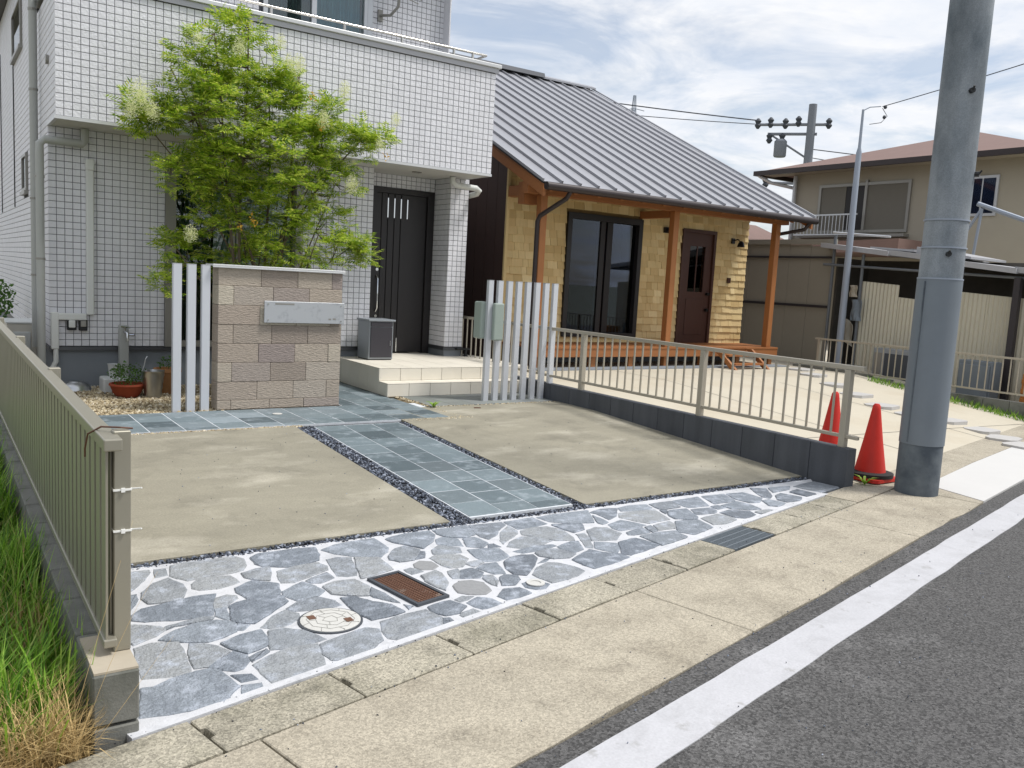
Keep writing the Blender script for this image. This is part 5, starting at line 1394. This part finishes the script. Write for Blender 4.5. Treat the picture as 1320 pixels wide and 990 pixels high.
# things stacked behind the railing
u_ = tag(empty('outdoor_unit', (14.35, 8.8, 0)), 'grey outdoor unit with dark square grille behind the railing', 'air conditioner')
MB().box(14.2, 14.5, 8.35, 9.15, .0, .66).build('casing', MATS['box_grey'], u_, bevel=.012)
MB().box(14.185, 14.199, 8.42, 8.92, .10, .58).build('fan_grille', MATS['iron_dark'], u_, bevel=.004)
MB().box(14.19, 14.2, 8.98, 9.12, .1, .58).build('side_panel', MATS['frame_grey'], u_)
tag(MB().box(14.15, 14.45, 7.0, 7.55, -.05, .62).box(14.12, 14.15, 7.03, 7.52, .02, .56).build('storage_box', MATS['pole_sheath'], bevel=.01), 'grey storage box behind the railing, right of the utility pole', 'box')
tag(MB().box(14.1, 14.5, 6.05, 6.5, -.05, .50).box(14.08, 14.1, 6.05, 6.5, .05, .12).box(14.08, 14.1, 6.05, 6.5, .2, .27).box(14.08, 14.1, 6.05, 6.5, .35, .42).build('wooden_crate', MATS['crate_orange'], bevel=.006), 'orange brown wooden crate behind the railing at the right edge', 'crate')
tag(MB().lathe([(.2, 0), (.26, .30), (.28, .32), (.25, .32), (.18, .03), (0, .03)], (14.0, 5.75, -.05), 18).build('blue_tub', MATS['tarp_blue'], smooth=True), 'blue plastic tub behind the railing at the right edge', 'tub')
# rags and junk at the shed corner
for (x, y0, z0, w_, h_, m_, lb_) in ((14.62, 10.12, .75, .22, .42, 'panel_beige', 'crumpled dull sheet hanging at the shed corner'), (14.62, 10.05, 1.55, .16, .22, 'block_top', 'small tan board leaning at the shed corner'), (14.65, 10.0, 1.1, .22, .4, 'pole_sheath', 'blue grey sheet hung beside the corrugated wall')):
    mb = MB(); nn_ = 6
    for i in range(nn_+1):
        for j in range(nn_+1):
            mb.v.append((x+.03*math.sin(i*1.3+j*.6), y0-w_*i/nn_+.02*math.sin(j), z0+h_*j/nn_-.15*(i/nn_)*(1 if m_ == 'panel_beige' else 0)))
    for i in range(nn_):
        for j in range(nn_):
            a = i*(nn_+1)+j; mb.f.append((a, a+1, a+nn_+2, a+nn_+1))
    o = mb.build('hanging_sheet', MATS[m_]); s_ = o.modifiers.new('solid', 'SOLIDIFY'); s_.thickness = .012
    tag(o, lb_, 'sheet')

# ---- beige house behind
h2 = tag(empty('beige_house', (26, 14, 0)), 'beige two storey house with brown hipped roof behind the sheds', 'house')
BX = 22.0
MB().box(BX, 31, 10.4, 17.4, -.2, 5.25).build('wall', MATS['house_beige'], h2)
E0 = [(21.25, 9.75), (32, 9.75), (32, 18.3), (21.25, 18.3)]
rb = MB()
rb.v = [(x, y, 5.22) for x, y in E0] + [(25.9, 14.05, 6.62), (29, 14.05, 6.62)]
rb.f = [(0, 4, 3), (0, 1, 5, 4), (1, 2, 5), (2, 3, 4, 5), (0, 3, 2, 1)]
r_ = rb.build('roof', MATS['roof_brown'], h2)
MB().box(21.2, 21.3, 9.7, 18.35, 5.10, 5.24).box(21.3, 32, 18.25, 18.35, 5.10, 5.24).box(21.3, 32, 9.7, 9.8, 5.10, 5.24).build('gutter', MATS['gutter_dark'], r_)
MB().box(21.3, 22, 9.8, 18.25, 5.14, 5.20).build('soffit', MATS['house_beige'], r_)
w = MB().box(BX-.06, BX+.0, 13.55, 13.63, 3.38, 4.78).box(BX-.06, BX, 16.37, 16.45, 3.38, 4.78).box(BX-.06, BX, 13.63, 16.37, 4.70, 4.78).box(BX-.06, BX, 13.63, 16.37, 3.38, 3.46).box(BX-.07, BX, 14.85, 14.93, 3.46, 4.85).build('window', MATS['frame_grey'], h2)
MB().box(BX-.03, BX-.005, 13.63, 14.85, 3.46, 4.70).build('shutter', MATS['shutter_grey'], w)
MB().box(BX-.03, BX-.005, 15.55, 16.37, 3.46, 4.70).build('shutter', MATS['shutter_grey'], w)
MB().box(BX-.02, BX-.005, 14.93, 15.55, 3.46, 4.70).build('pane', MATS['frame_black'], w)
MB().box(BX-.25, BX-.0, 13.5, 17.0, 3.25, 3.33).build('sill', MATS['frame_grey'], w)
MB().box(BX-.36, BX-.32, 14.9, 17.0, 3.86, 3.90).box(BX-.36, BX-.32, 14.9, 17.0, 3.30, 3.34).build('balustrade', MATS['frame_light'], w)
for i in range(18): MB().box(BX-.35, BX-.33, 14.95+i*.12, 14.97+i*.12, 3.34, 3.86).build('baluster', MATS['frame_light'], w)
w = MB().box(BX-.05, BX, 11.25, 12.0, 3.75, 4.75).build('window', MATS['frame_light'], h2)
MB().box(BX-.06, BX-.05, 11.32, 11.62, 3.82, 4.68).build('pane', MATS['glass_dark'], w); MB().box(BX-.06, BX-.05, 11.66, 11.93, 3.82, 4.68).build('pane', MATS['glass_dark'], w)
MB().tube([(21.9, 17.3, 5.1), (21.9, 17.3, 0)], .06, 8).build('downpipe', MATS['frame_light'], h2)
MB().tube([(21.3, 18.2, 5.1), (21.5, 17.9, 4.9), (21.9, 17.35, 4.75)], .05, 8).build('downpipe', MATS['frame_light'], h2)
MB().xprism([(12.4, 2.7), (18.5, 2.7), (18.5, 2.85), (12.4, 3.05)], 19.8, 22).build('lower_roof', MATS['roof_brown'], h2)
# small low house seen under the veranda eave
h3 = tag(empty('low_house', (21, 22, 0)), 'low pale house seen under the veranda eave', 'house')
MB().box(19.6, 24, 18.6, 23, 0, 2.9).build('wall', MATS['ac_beige'], h3)
w = MB().box(19.56, 19.6, 18.9, 20.4, 1.9, 2.7).build('window', MATS['frame_light'], h3)
MB().box(19.55, 19.56, 18.96, 20.34, 1.96, 2.64).build('pane', MATS['glass_dark'], w)
MB().xprism([(18.2, 2.9), (23.3, 2.9), (20.8, 3.9)], 19.2, 24.4).build('roof', MATS['roof_brown'], h3)
# clothes-line pole bracket before the beige house
tag(MB().tube([(18.0, 9.6, 3.6), (18.2, 8.3, 3.1)], .05, 8).tube([(18.0, 9.5, 3.5), (18.0, 10.2, 2.3)], .03, 6).tube([(18.0, 9.5, 3.5), (18.0, 9.6, 2.2)], .03, 6).build('drying_pole', MATS['far_metal']), 'white drying pole on a grey stand above the shed roof', 'drying pole')

# ------------------------------------------------------------------ utility poles and wires
up_ = tag(empty('utility_pole', (7.17, 4.07, ZR)), 'large round concrete utility pole at the kerb', 'pole')
px, py = 7.17, 4.07
rad = lambda z: .178-(z-ZR)*.0028
def ring(z0, z1, m, name, e=0.0, n=40):
    return MB().tube([(px, py, z0), (px, py, z1)], [rad(z0)+e, rad(z1)+e], n).build(name, m, up_, smooth=True)
ring(ZR-.2, .30, MATS['pole_base'], 'base')
ring(.30, 1.72, MATS['pole_sheath'], 'sheath', .006)
ring(1.72, 11.0, MATS['pole_concrete'], 'shaft')
for z in (1.72, 1.98, 2.21): ring(z, z+.012, MATS['far_metal'], 'band', .009)
for z, a in ((3.25, -2.2), (4.4, -2.0), (2.6, -1.2), (1.93, -2.4)):
    c_, s_ = math.cos(a), math.sin(a)
    MB().tube([(px+c_*(rad(z)-.02), py+s_*(rad(z)-.02), z), (px+c_*(rad(z)+.035), py+s_*(rad(z)+.035), z)], .022, 8).tube([(px+c_*(rad(z)+.03), py+s_*(rad(z)+.03), z), (px+c_*(rad(z)+.05), py+s_*(rad(z)+.05), z+.03)], .008, 6).build('step_bolt', MATS['black_plastic'], up_)
MB().box(px-.186, px-.178, py+.02, py+.03, .32, 1.70).build('sheath_seam', MATS['pole_base'], up_)

sp = tag(empty('service_pole', (14.35, 9.97, 0)), 'slim tapering steel service pole standing in front of the beige house', 'pole')
MB().tube([(14.35, 9.97, -.2), (14.35, 9.97, 2.6), (14.35, 9.97, 4.2), (14.35, 9.97, 4.3), (14.35, 9.97, 4.98)], [.07, .06, .05, .028, .022], 12).build('shaft', MATS['far_metal'], sp, smooth=True)
MB().tube([(14.35, 9.97, 4.96), (14.45, 9.9, 5.03), (14.6, 9.78, 5.05)], .010, 6).build('service_hook', MATS['far_metal'], sp)
MB().tube([(14.45, 9.88, 4.72), (14.62, 9.76, 4.76), (14.70, 9.70, 4.88), (14.62, 9.76, 5.02)], .006, 6).build('drip_loop', MATS['wire'], sp)
for z in (5.04, 4.86): MB().lathe([(.02, -.03), (.035, 0), (.02, .03)], (14.66, 9.73, z), 10).build('insulator', MATS['wire'], sp)

fx, fy = 35.6, 27.5
fp = tag(empty('far_utility_pole', (fx, fy, 0)), 'distant utility pole with crossarms and transformer above the roofs', 'pole')
MB().tube([(fx, fy, 0), (fx, fy, 10.7)], [.26, .19], 14).build('shaft', MATS['far_concrete'], fp, smooth=True)
lx, ly = -.61, .79
def arm(z, a, b):
    MB().tube([(fx+lx*a, fy+ly*a, z), (fx+lx*b, fy+ly*b, z)], .07, 6).build('crossarm', MATS['far_concrete'], fp)
arm(9.75, -.9, 2.6); arm(9.3, -.3, 2.0); arm(6.95, -2.0, 2.0)
for a, z in ((2.5, 9.8), (1.9, 9.85), (1.2, 9.8), (.6, 9.9), (-.8, 9.8), (1.9, 6.95), (-1.8, 7.1), (-1.9, 6.7), (1.9, 9.1), (1.3, 9.1)):
    MB().lathe([(.06, -.25), (.16, -.1), (.10, 0), (.16, .12), (.05, .25)], (fx+lx*a, fy+ly*a, z), 8).build('insulator', MATS['wire'], fp)
MB().lathe([(.26, 0), (.3, .05), (.3, .75), (.2, .85), (0, .86)], (fx+lx*1.35, fy+ly*1.35, 8.2), 14).build('transformer', MATS['far_concrete'], fp, smooth=True)
MB().tube([(fx, fy, 7.9), (fx-lx*2.2, fy-ly*2.2, 6.95)], .05, 6).tube([(fx, fy, 8.1), (fx+lx*1.9, fy+ly*1.9, 9.3)], .05, 6).build('brace', MATS['far_concrete'], fp)
MB().box(fx-.4, fx+.3, fy-.6, fy-.25, 6.6, 7.3).build('meter_cabinet', MATS['far_concrete'], fp)
def wire(a, b, sag, lab, r=.012, n=16):
    a, b = Vector(a), Vector(b)
    pts = [a.lerp(b, t/n) - Vector((0, 0, sag*4*(t/n)*(1-t/n))) for t in range(n+1)]
    tag(MB().tube(pts, r, 5).build('overhead_wire', MATS['wire']), lab, 'wire', 'overhead wires')
wire((fx+lx*2.5, fy+ly*2.5, 9.95), (20, 52, 14.6), .3, 'overhead wire running left from the distant pole towards the grey roof', .03)
wire((fx+lx*1.2, fy+ly*1.2, 9.7), (20, 52, 13.6), .5, 'lower overhead wire running left from the distant pole', .02)
wire((14.62, 9.76, 5.05), (13.0, 3.2, 5.55), .05, 'thin service wire rising right from the slim steel pole', .008)
wire((fx, fy, 8.6), (60, 10, 7.6), .3, 'pale overhead wire running right behind the brown roof', .025)
wire((fx, fy, 8.2), (60, 12, 6.4), .3, 'lower pale overhead wire running right behind the brown roof', .02)
# transmission tower far away
tw = tag(empty('transmission_tower', (198, 225, 0)), 'faint lattice transmission tower beyond the grey roof ridge', 'tower')
bx_, by_ = 198, 225
leg = MB()
for sx in (-1, 1):
    for sy in (-1, 1):
        leg.tube([(bx_+sx*4, by_+sy*4, 0), (bx_+sx*1.0, by_+sy*1.0, 48), (bx_+sx*.25, by_+sy*.25, 65)], .18, 4)
leg.build('leg_frame', MATS['far_metal'], tw)
lat = MB()
for k in range(12):
    z0, z1 = 18+k*3.6, 18+(k+1)*3.6
    h0 = max(.5, 4-3*z0/48); h1 = max(.4, 4-3*z1/48)
    for s_ in (-1, 1):
        lat.tube([(bx_-h0, by_+s_*h0, z0), (bx_+h1, by_+s_*h1, z1)], .10, 4); lat.tube([(bx_+h0, by_+s_*h0, z0), (bx_-h1, by_+s_*h1, z1)], .10, 4)
lat.build('lattice', MATS['far_metal'], tw)
for z, l in ((50, 4.5), (55, 4.0), (60, 3.5)):
    MB().tube([(bx_-l*.75, by_+l*.66, z), (bx_, by_, z+.8), (bx_+l*.75, by_-l*.66, z)], .14, 4).build('crossarm', MATS['far_metal'], tw)

# ------------------------------------------------------------------ traffic cones
def cone(x, y, z, lab):
    o = tag(empty('traffic_cone', (x, y, z)), lab, 'traffic cone', 'red traffic cones')
    prof = [(.145, .03), (.14, .06), (.085, .36), (.040, .64), (.034, .68), (.02, .70), (0, .70)]
    MB().lathe(prof, (x, y, z), 28).build('cone_body', MATS['cone_red'], o, smooth=True)
    pts = [(x+.19*sx, y+.19*sy) for sx, sy in ((-1, -.8), (-.8, -1), (.8, -1), (1, -.8), (1, .8), (.8, 1), (-.8, 1), (-1, .8))]
    MB().prism(pts, z+.0, z+.03).build('base', MATS['cone_red'], o)
    MB().lathe([(.205, .031), (.205, .065), (.16, .075), (.135, .075)], (x, y, z), 24).build('weight_ring', MATS['rubber'], o, smooth=True)
cone(7.22, 4.56, zn(7.22, 4.56)+.012, 'red traffic cone standing between the block wall end and the utility pole')
cone(7.33, 5.08, zn(7.33, 5.08)+.012, 'red traffic cone seen through the bars of the right driveway fence')
# ------------------------------------------------------------------ tree behind the gate wall
tree = tag(empty('garden_tree', (3.2, 9.95, 0)), 'multi-stemmed feathery green tree with pale blossom behind the stone gate wall', 'tree')
TS = 9.8
def txy(px_, py_):      # crown point at the tree's depth, from a measured grid
    x = 1.66 + (px_-152)*(4.67-1.66)/345.0
    z = 2.95 + (150-py_)*.00945 + (px_-152)*.00128
    return x, z
blobs = [(300, 95, 46), (288, 58, 26), (255, 112, 40), (230, 82, 24), (238, 152, 42), (180, 155, 20), (205, 148, 20), (290, 160, 58), (345, 138, 34), (355, 118, 22), (380, 178, 34), (330, 200, 58), (255, 205, 48),
         (420, 188, 38), (415, 152, 20), (455, 172, 22), (475, 182, 20), (400, 238, 48), (440, 240, 28), (345, 258, 56), (275, 258, 48), (300, 300, 52), (380, 300, 48), (430, 305, 42), (462, 318, 22), (218, 290, 18), (240, 305, 26), (205, 338, 16), (330, 335, 42), (225, 215, 30), (484, 176, 13), (416, 140, 14), (353, 112, 18), (170, 145, 18), (478, 325, 14), (462, 300, 16)]
rng = np.random.default_rng(5)
# stems
stems = []
tips = [(215, 90), (255, 60), (300, 45), (345, 95), (372, 100), (420, 150), (470, 175), (235, 150), (180, 150), (440, 230), (465, 310), (215, 290), (300, 200), (340, 250), (400, 200), (270, 300), (390, 290)]
tr = MB()
tipsW = []
for i, (a, b) in enumerate(tips):
    x1, z1 = txy(a, b); y1 = 9.85+rng.uniform(-.4, .35)
    x0 = 3.15+rng.uniform(-.22, .3); y0 = 9.95+rng.uniform(-.12, .12)
    pts = []
    for t in np.linspace(0, 1, 9):
        k = t**1.7
        pts.append((x0+(x1-x0)*k+.03*math.sin(7*t+i), y0+(y1-y0)*k+.03*math.cos(6*t+i), -.05+(z1+.05)*(t**.9)))
    r0 = .018 if i < 8 else .012
    tr.tube(pts, [r0*(1-.8*t)+.003 for t in np.linspace(0, 1, 9)], 7)
    stems.append(pts)
tr.build('trunk', MATS['bark'], tree, smooth=True)
# foliage: pinnate leaves spread through the crown's lobes
def pinnate():
    V = []; F = []
    n = 5
    for k in range(n):
        t = .18+.16*k
        for s in ((-1, 1) if k < n-1 else (-1, 1, 0)):
            base = np.array((0, t, -.10*t*t))
            if s == 0: dirn = np.array((0, 1, -.35)); ln_ = .34
            else: dirn = np.array((s*.85, .55, -.25)); ln_ = .40-.02*k
            dirn = dirn/np.linalg.norm(dirn); side = np.cross(dirn, (0, 0, 1)); side /= np.linalg.norm(side)
            b = len(V)
            V += [base, base+dirn*ln_*.45+side*.05+np.array((0, 0, .01)), base+dirn*ln_, base+dirn*ln_*.45-side*.05+np.array((0, 0, .01))]
            F += [(b, b+1, b+2, b+3)]
    return np.array(V), np.array(F)
LV, LF = pinnate()
pos = []; axs = []
for (a, b, r) in blobs:
    cx, cz = txy(a, b); R = r*.0092
    nc = int((18.5 if b < 235 else 11)*(r/30)**1.9)+4         # sprays in this lobe
    p = rng.normal(size=(nc, 3)); p /= np.linalg.norm(p, axis=1)[:, None]
    p *= (rng.uniform(.03, 1, (nc, 1)))**.42 * np.where(rng.uniform(0, 1, (nc, 1)) < .2, 1.25, 1.0)
    cy = 9.82+rng.uniform(-.12, .12)
    for q in p:
        c0 = np.array((cx+q[0]*R, cy+q[1]*min(R*1.05, .55), cz+q[2]*R*.95))
        out = q/(np.linalg.norm(q)+1e-6)*np.array((1, 1, .5))+np.array((0, -.2, .25))
        nl = rng.integers(6, 10)
        for i in range(nl):                                     # leaves radiate from the twig end and droop
            th_ = rng.uniform(0, 6.283)
            d_ = np.array((math.cos(th_), math.sin(th_), rng.uniform(-.35, .55)))*.9+out*.7
            d_ /= np.linalg.norm(d_)
            pos.append(c0-out*.05*i/nl+rng.normal(size=3)*.012); axs.append(d_)
pos = np.array(pos); ax = np.array(axs)
pos[:, 1] = np.minimum(pos[:, 1], 10.30)
n = len(pos)
upv = np.array([0, 0, 1.0])+rng.normal(size=(n, 3))*.3
sd = np.cross(ax, upv); sd /= np.linalg.norm(sd, axis=1)[:, None]
nn2 = np.cross(sd, ax)
RM = np.stack([sd, ax, nn2], -1)
scl = rng.uniform(.125, .205, (n, 1))*np.ones((1, 3))
V, F = spread(LV, LF, pos, scl, RM)
np_mesh('crown', V, F, MATS['leaf'], tree)
# twigs joining leaf clusters to the stems
tw_ = MB()
allp = np.array([p for s in stems for p in s[3:]])
for i in rng.choice(n, 420, replace=False):
    d_ = np.linalg.norm(allp-pos[i], axis=1); j = int(np.argmin(d_))
    if d_[j] > .9: continue
    m_ = (allp[j]+pos[i])/2+np.array((0, 0, -.03))
    tw_.tube([allp[j], m_, pos[i]], [.006, .004, .002], 4, cap=False)
stuff(tw_.build('branches', MATS['bark'], tree))
# blossom panicles and a few amber leaves
def cluster(name, lst, m, leafn, size, spreadr):
    for (a, b, r) in lst:
        cx, cz = txy(a, b); R = r*.0092
        k = int(leafn*(r/10)**2)
        p = rng.normal(size=(k, 3)); p /= np.linalg.norm(p, axis=1)[:, None]; p *= rng.uniform(0, 1, (k, 1))**.5
        # panicle: widest low, pointed on top
        q = np.stack([cx+p[:, 0]*R*(1-.35*(p[:, 2]*.5+.5)), 9.42+p[:, 1]*R*.8, cz+p[:, 2]*R*1.15], 1)
        V, F = spread(np.array([(0, 0, 0), (.25, .5, .1), (0, 1, 0), (-.25, .5, .1)]), np.array([(0, 1, 2, 3)]), q, np.repeat(rng.uniform(.6, 1.3, (k, 1))*size, 3, 1), rand_rot(k, rng))
        np_mesh(name, V, F, m, tree, origin=(cx, 9.6, cz))
cluster('blossom', [(168, 133, 17), (158, 148, 9), (182, 150, 10), (353, 97, 13), (340, 92, 8), (416, 124, 11), (388, 158, 11), (490, 158, 9), (430, 235, 12), (232, 72, 8), (225, 280, 10), (280, 80, 10), (330, 72, 9), (468, 188, 8)], MATS['blossom'], 620, .0125, 1)
cluster('amber_leaves', [(300, 270, 8), (372, 132, 7), (478, 203, 6), (285, 276, 5), (385, 165, 6)], MATS['leaf_amber'], 30, .04, 1)

# ------------------------------------------------------------------ weeds and grass on the left
rng = np.random.default_rng(9)
def blades(name, n, xr, yr, hr, wr, m, lean=.5, dens=None, lab=None, cat=None, clump=None, z0=-.2, nmin=2.88):
    x = rng.uniform(*xr, n); y = rng.uniform(*yr, n)
    if clump is not None:
        c = rng.integers(0, len(clump), n); sg = clump[c, 2]
        x = clump[c, 0]+rng.normal(size=n)*sg; y = clump[c, 1]+rng.normal(size=n)*sg
    keep = (-UY*x+UX*y > nmin) & (x < .43)
    x, y = x[keep], y[keep]; n = len(x)
    h = rng.uniform(*hr, n); w = rng.uniform(*wr, n); a = rng.uniform(0, 6.283, n); ln_ = lean*rng.uniform(.2, 1.2, n)*h
    dx, dy = np.cos(a), np.sin(a); sx, sy = -dy*w/2, dx*w/2
    zb = np.full(n, z0)
    f = [0, .35, .7, 1.0]
    VV = np.zeros((n, 7, 3))
    for k, t in enumerate(f):
        off = ln_*t**2; hz = h*(t-.28*t*t*np.minimum(1, ln_/h))
        wv = (1, .9, .6, 0)[k]
        if k < 3:
            VV[:, 2*k] = np.stack([x+dx*off+sx*wv, y+dy*off+sy*wv, zb+hz], 1)
            VV[:, 2*k+1] = np.stack([x+dx*off-sx*wv, y+dy*off-sy*wv, zb+hz], 1)
        else: VV[:, 6] = np.stack([x+dx*off, y+dy*off, zb+hz], 1)
    base = (np.arange(n)*7)[:, None, None]
    q = np.array([(0, 1, 3), (0, 3, 2), (2, 3, 5), (2, 5, 4), (4, 5, 6)])[None]+base
    VV[:, :, 0] = np.minimum(VV[:, :, 0], .47+ .25*np.clip((VV[:, :, 2]-.1)/.1, 0, 1)*0)
    return stuff(np_mesh(name, VV.reshape(-1, 3), q.reshape(-1, 3), m), lab, cat)
cl = np.stack([rng.uniform(-1.6, .38, 260), rng.uniform(2.9, 9.5, 260), rng.uniform(.04, .13, 260)], 1)
blades('grass', 36000, (-1.6, .42), (2.6, 10), (.18, .48), (.005, .012), MATS['grass'], .7, clump=cl, lab='tall green grass and weeds on the lot left of the fence', cat='grass')
cl2 = np.stack([rng.uniform(-1.3, .40, 90), rng.uniform(2.95, 5.5, 90), rng.uniform(.03, .08, 90)], 1)
blades('straw', 2600, (-1, .4), (2.8, 5), (.12, .40), (.003, .006), MATS['straw'], .6, clump=cl2, lab='dry straw coloured stalks among the weeds by the wall end', cat='dry grass')
cl3 = np.array([(.30, 3.03, .05), (.36, 3.10, .04), (.24, 3.1, .05), (.33, 2.99, .03), (.15, 2.95, .06), (.05, 2.92, .06), (.22, 2.97, .05)])
blades('straw', 1300, (-1, .4), (2.8, 5), (.10, .36), (.002, .005), MATS['straw'], 1.1, clump=cl3, nmin=2.82, lab='tangle of dry stalks at the foot of the left block wall', cat='dry grass')
# broad leafed clump low down
blades('weeds', 5000, (-1.6, .42), (2.8, 9), (.08, .22), (.014, .03), MATS['grass'], .9, clump=cl, lab='broad leafed weeds under the grass on the left lot', cat='weeds')
# a few long bare stalks leaning out over the paving
for k, (a, b, c_) in enumerate((((.40, 3.02, -.1), (.50, 3.0, .25), (.66, 3.12, .42)), ((.35, 3.0, -.1), (.45, 2.98, .30), (.62, 3.35, .55)), ((.42, 2.98, -.12), (.56, 2.96, .08), (.70, 3.05, .20)))):
    a, b, c_ = Vector(a), Vector(b), Vector(c_)
    pts = [a*(1-t)**2+b*2*t*(1-t)+c_*t*t for t in np.linspace(0, 1, 9)]
    tag(MB().tube(pts, [.0008*(1-.6*t) for t in np.linspace(0, 1, 9)], 5).build('dry_stalk', MATS['straw']), ('short', 'tallest', 'lowest')[k] + ' bare dry stalk leaning over the left wall end towards the stone paving', 'stalk', 'bare stalks')
# grass fringe at the far right kerb
x = rng.uniform(13.2, 13.57, 900); y = rng.uniform(5.0, 8.6, 900)
h = rng.uniform(.03, .12, 900); a = rng.uniform(0, 6.28, 900)
z = np.array([zn(p_, q_) for p_, q_ in zip(x, y)])
VV = np.stack([np.stack([x-.008*np.cos(a), y-.008*np.sin(a), z], 1), np.stack([x+.008*np.cos(a), y+.008*np.sin(a), z], 1), np.stack([x+h*.5*np.sin(a), y+h*.5*np.cos(a), z+h], 1)], 1)
stuff(np_mesh('verge_grass', VV.reshape(-1, 3), np.arange(2700).reshape(-1, 3), MATS['grass']), 'thin grass along the kerb below the right railing', 'grass')

# ------------------------------------------------------------------ grit and crumbs on the ground
q = []
for _ in range(420):
    s_ = rng.uniform(-0.5, 7.8)
    n_ = rng.choice([1.80, 2.545, 2.82])+rng.normal()*.03 if rng.uniform() < .7 else rng.uniform(1.0, 2.8)
    x_, y_ = P(s_, n_); q.append((x_, y_, ZR+.002))
for _ in range(120):
    x_ = rng.uniform(.7, 2.85) if rng.uniform() < .5 else rng.uniform(4.2, 6.6); y_ = rng.uniform(5, 7.8); q.append((x_, y_, gz(y_)+.002))
for _ in range(260):
    x_, y_ = P(rng.uniform(0.5, 7.5), rng.uniform(0.2, 1.4)); q.append((x_, y_, ZR-.004))
stuff(pebbles('grit', np.array(q), (.0018, .0055), MATS['gravel_dark'], rng=rng), 'small dark grit scattered over pavement and driveway', 'grit')
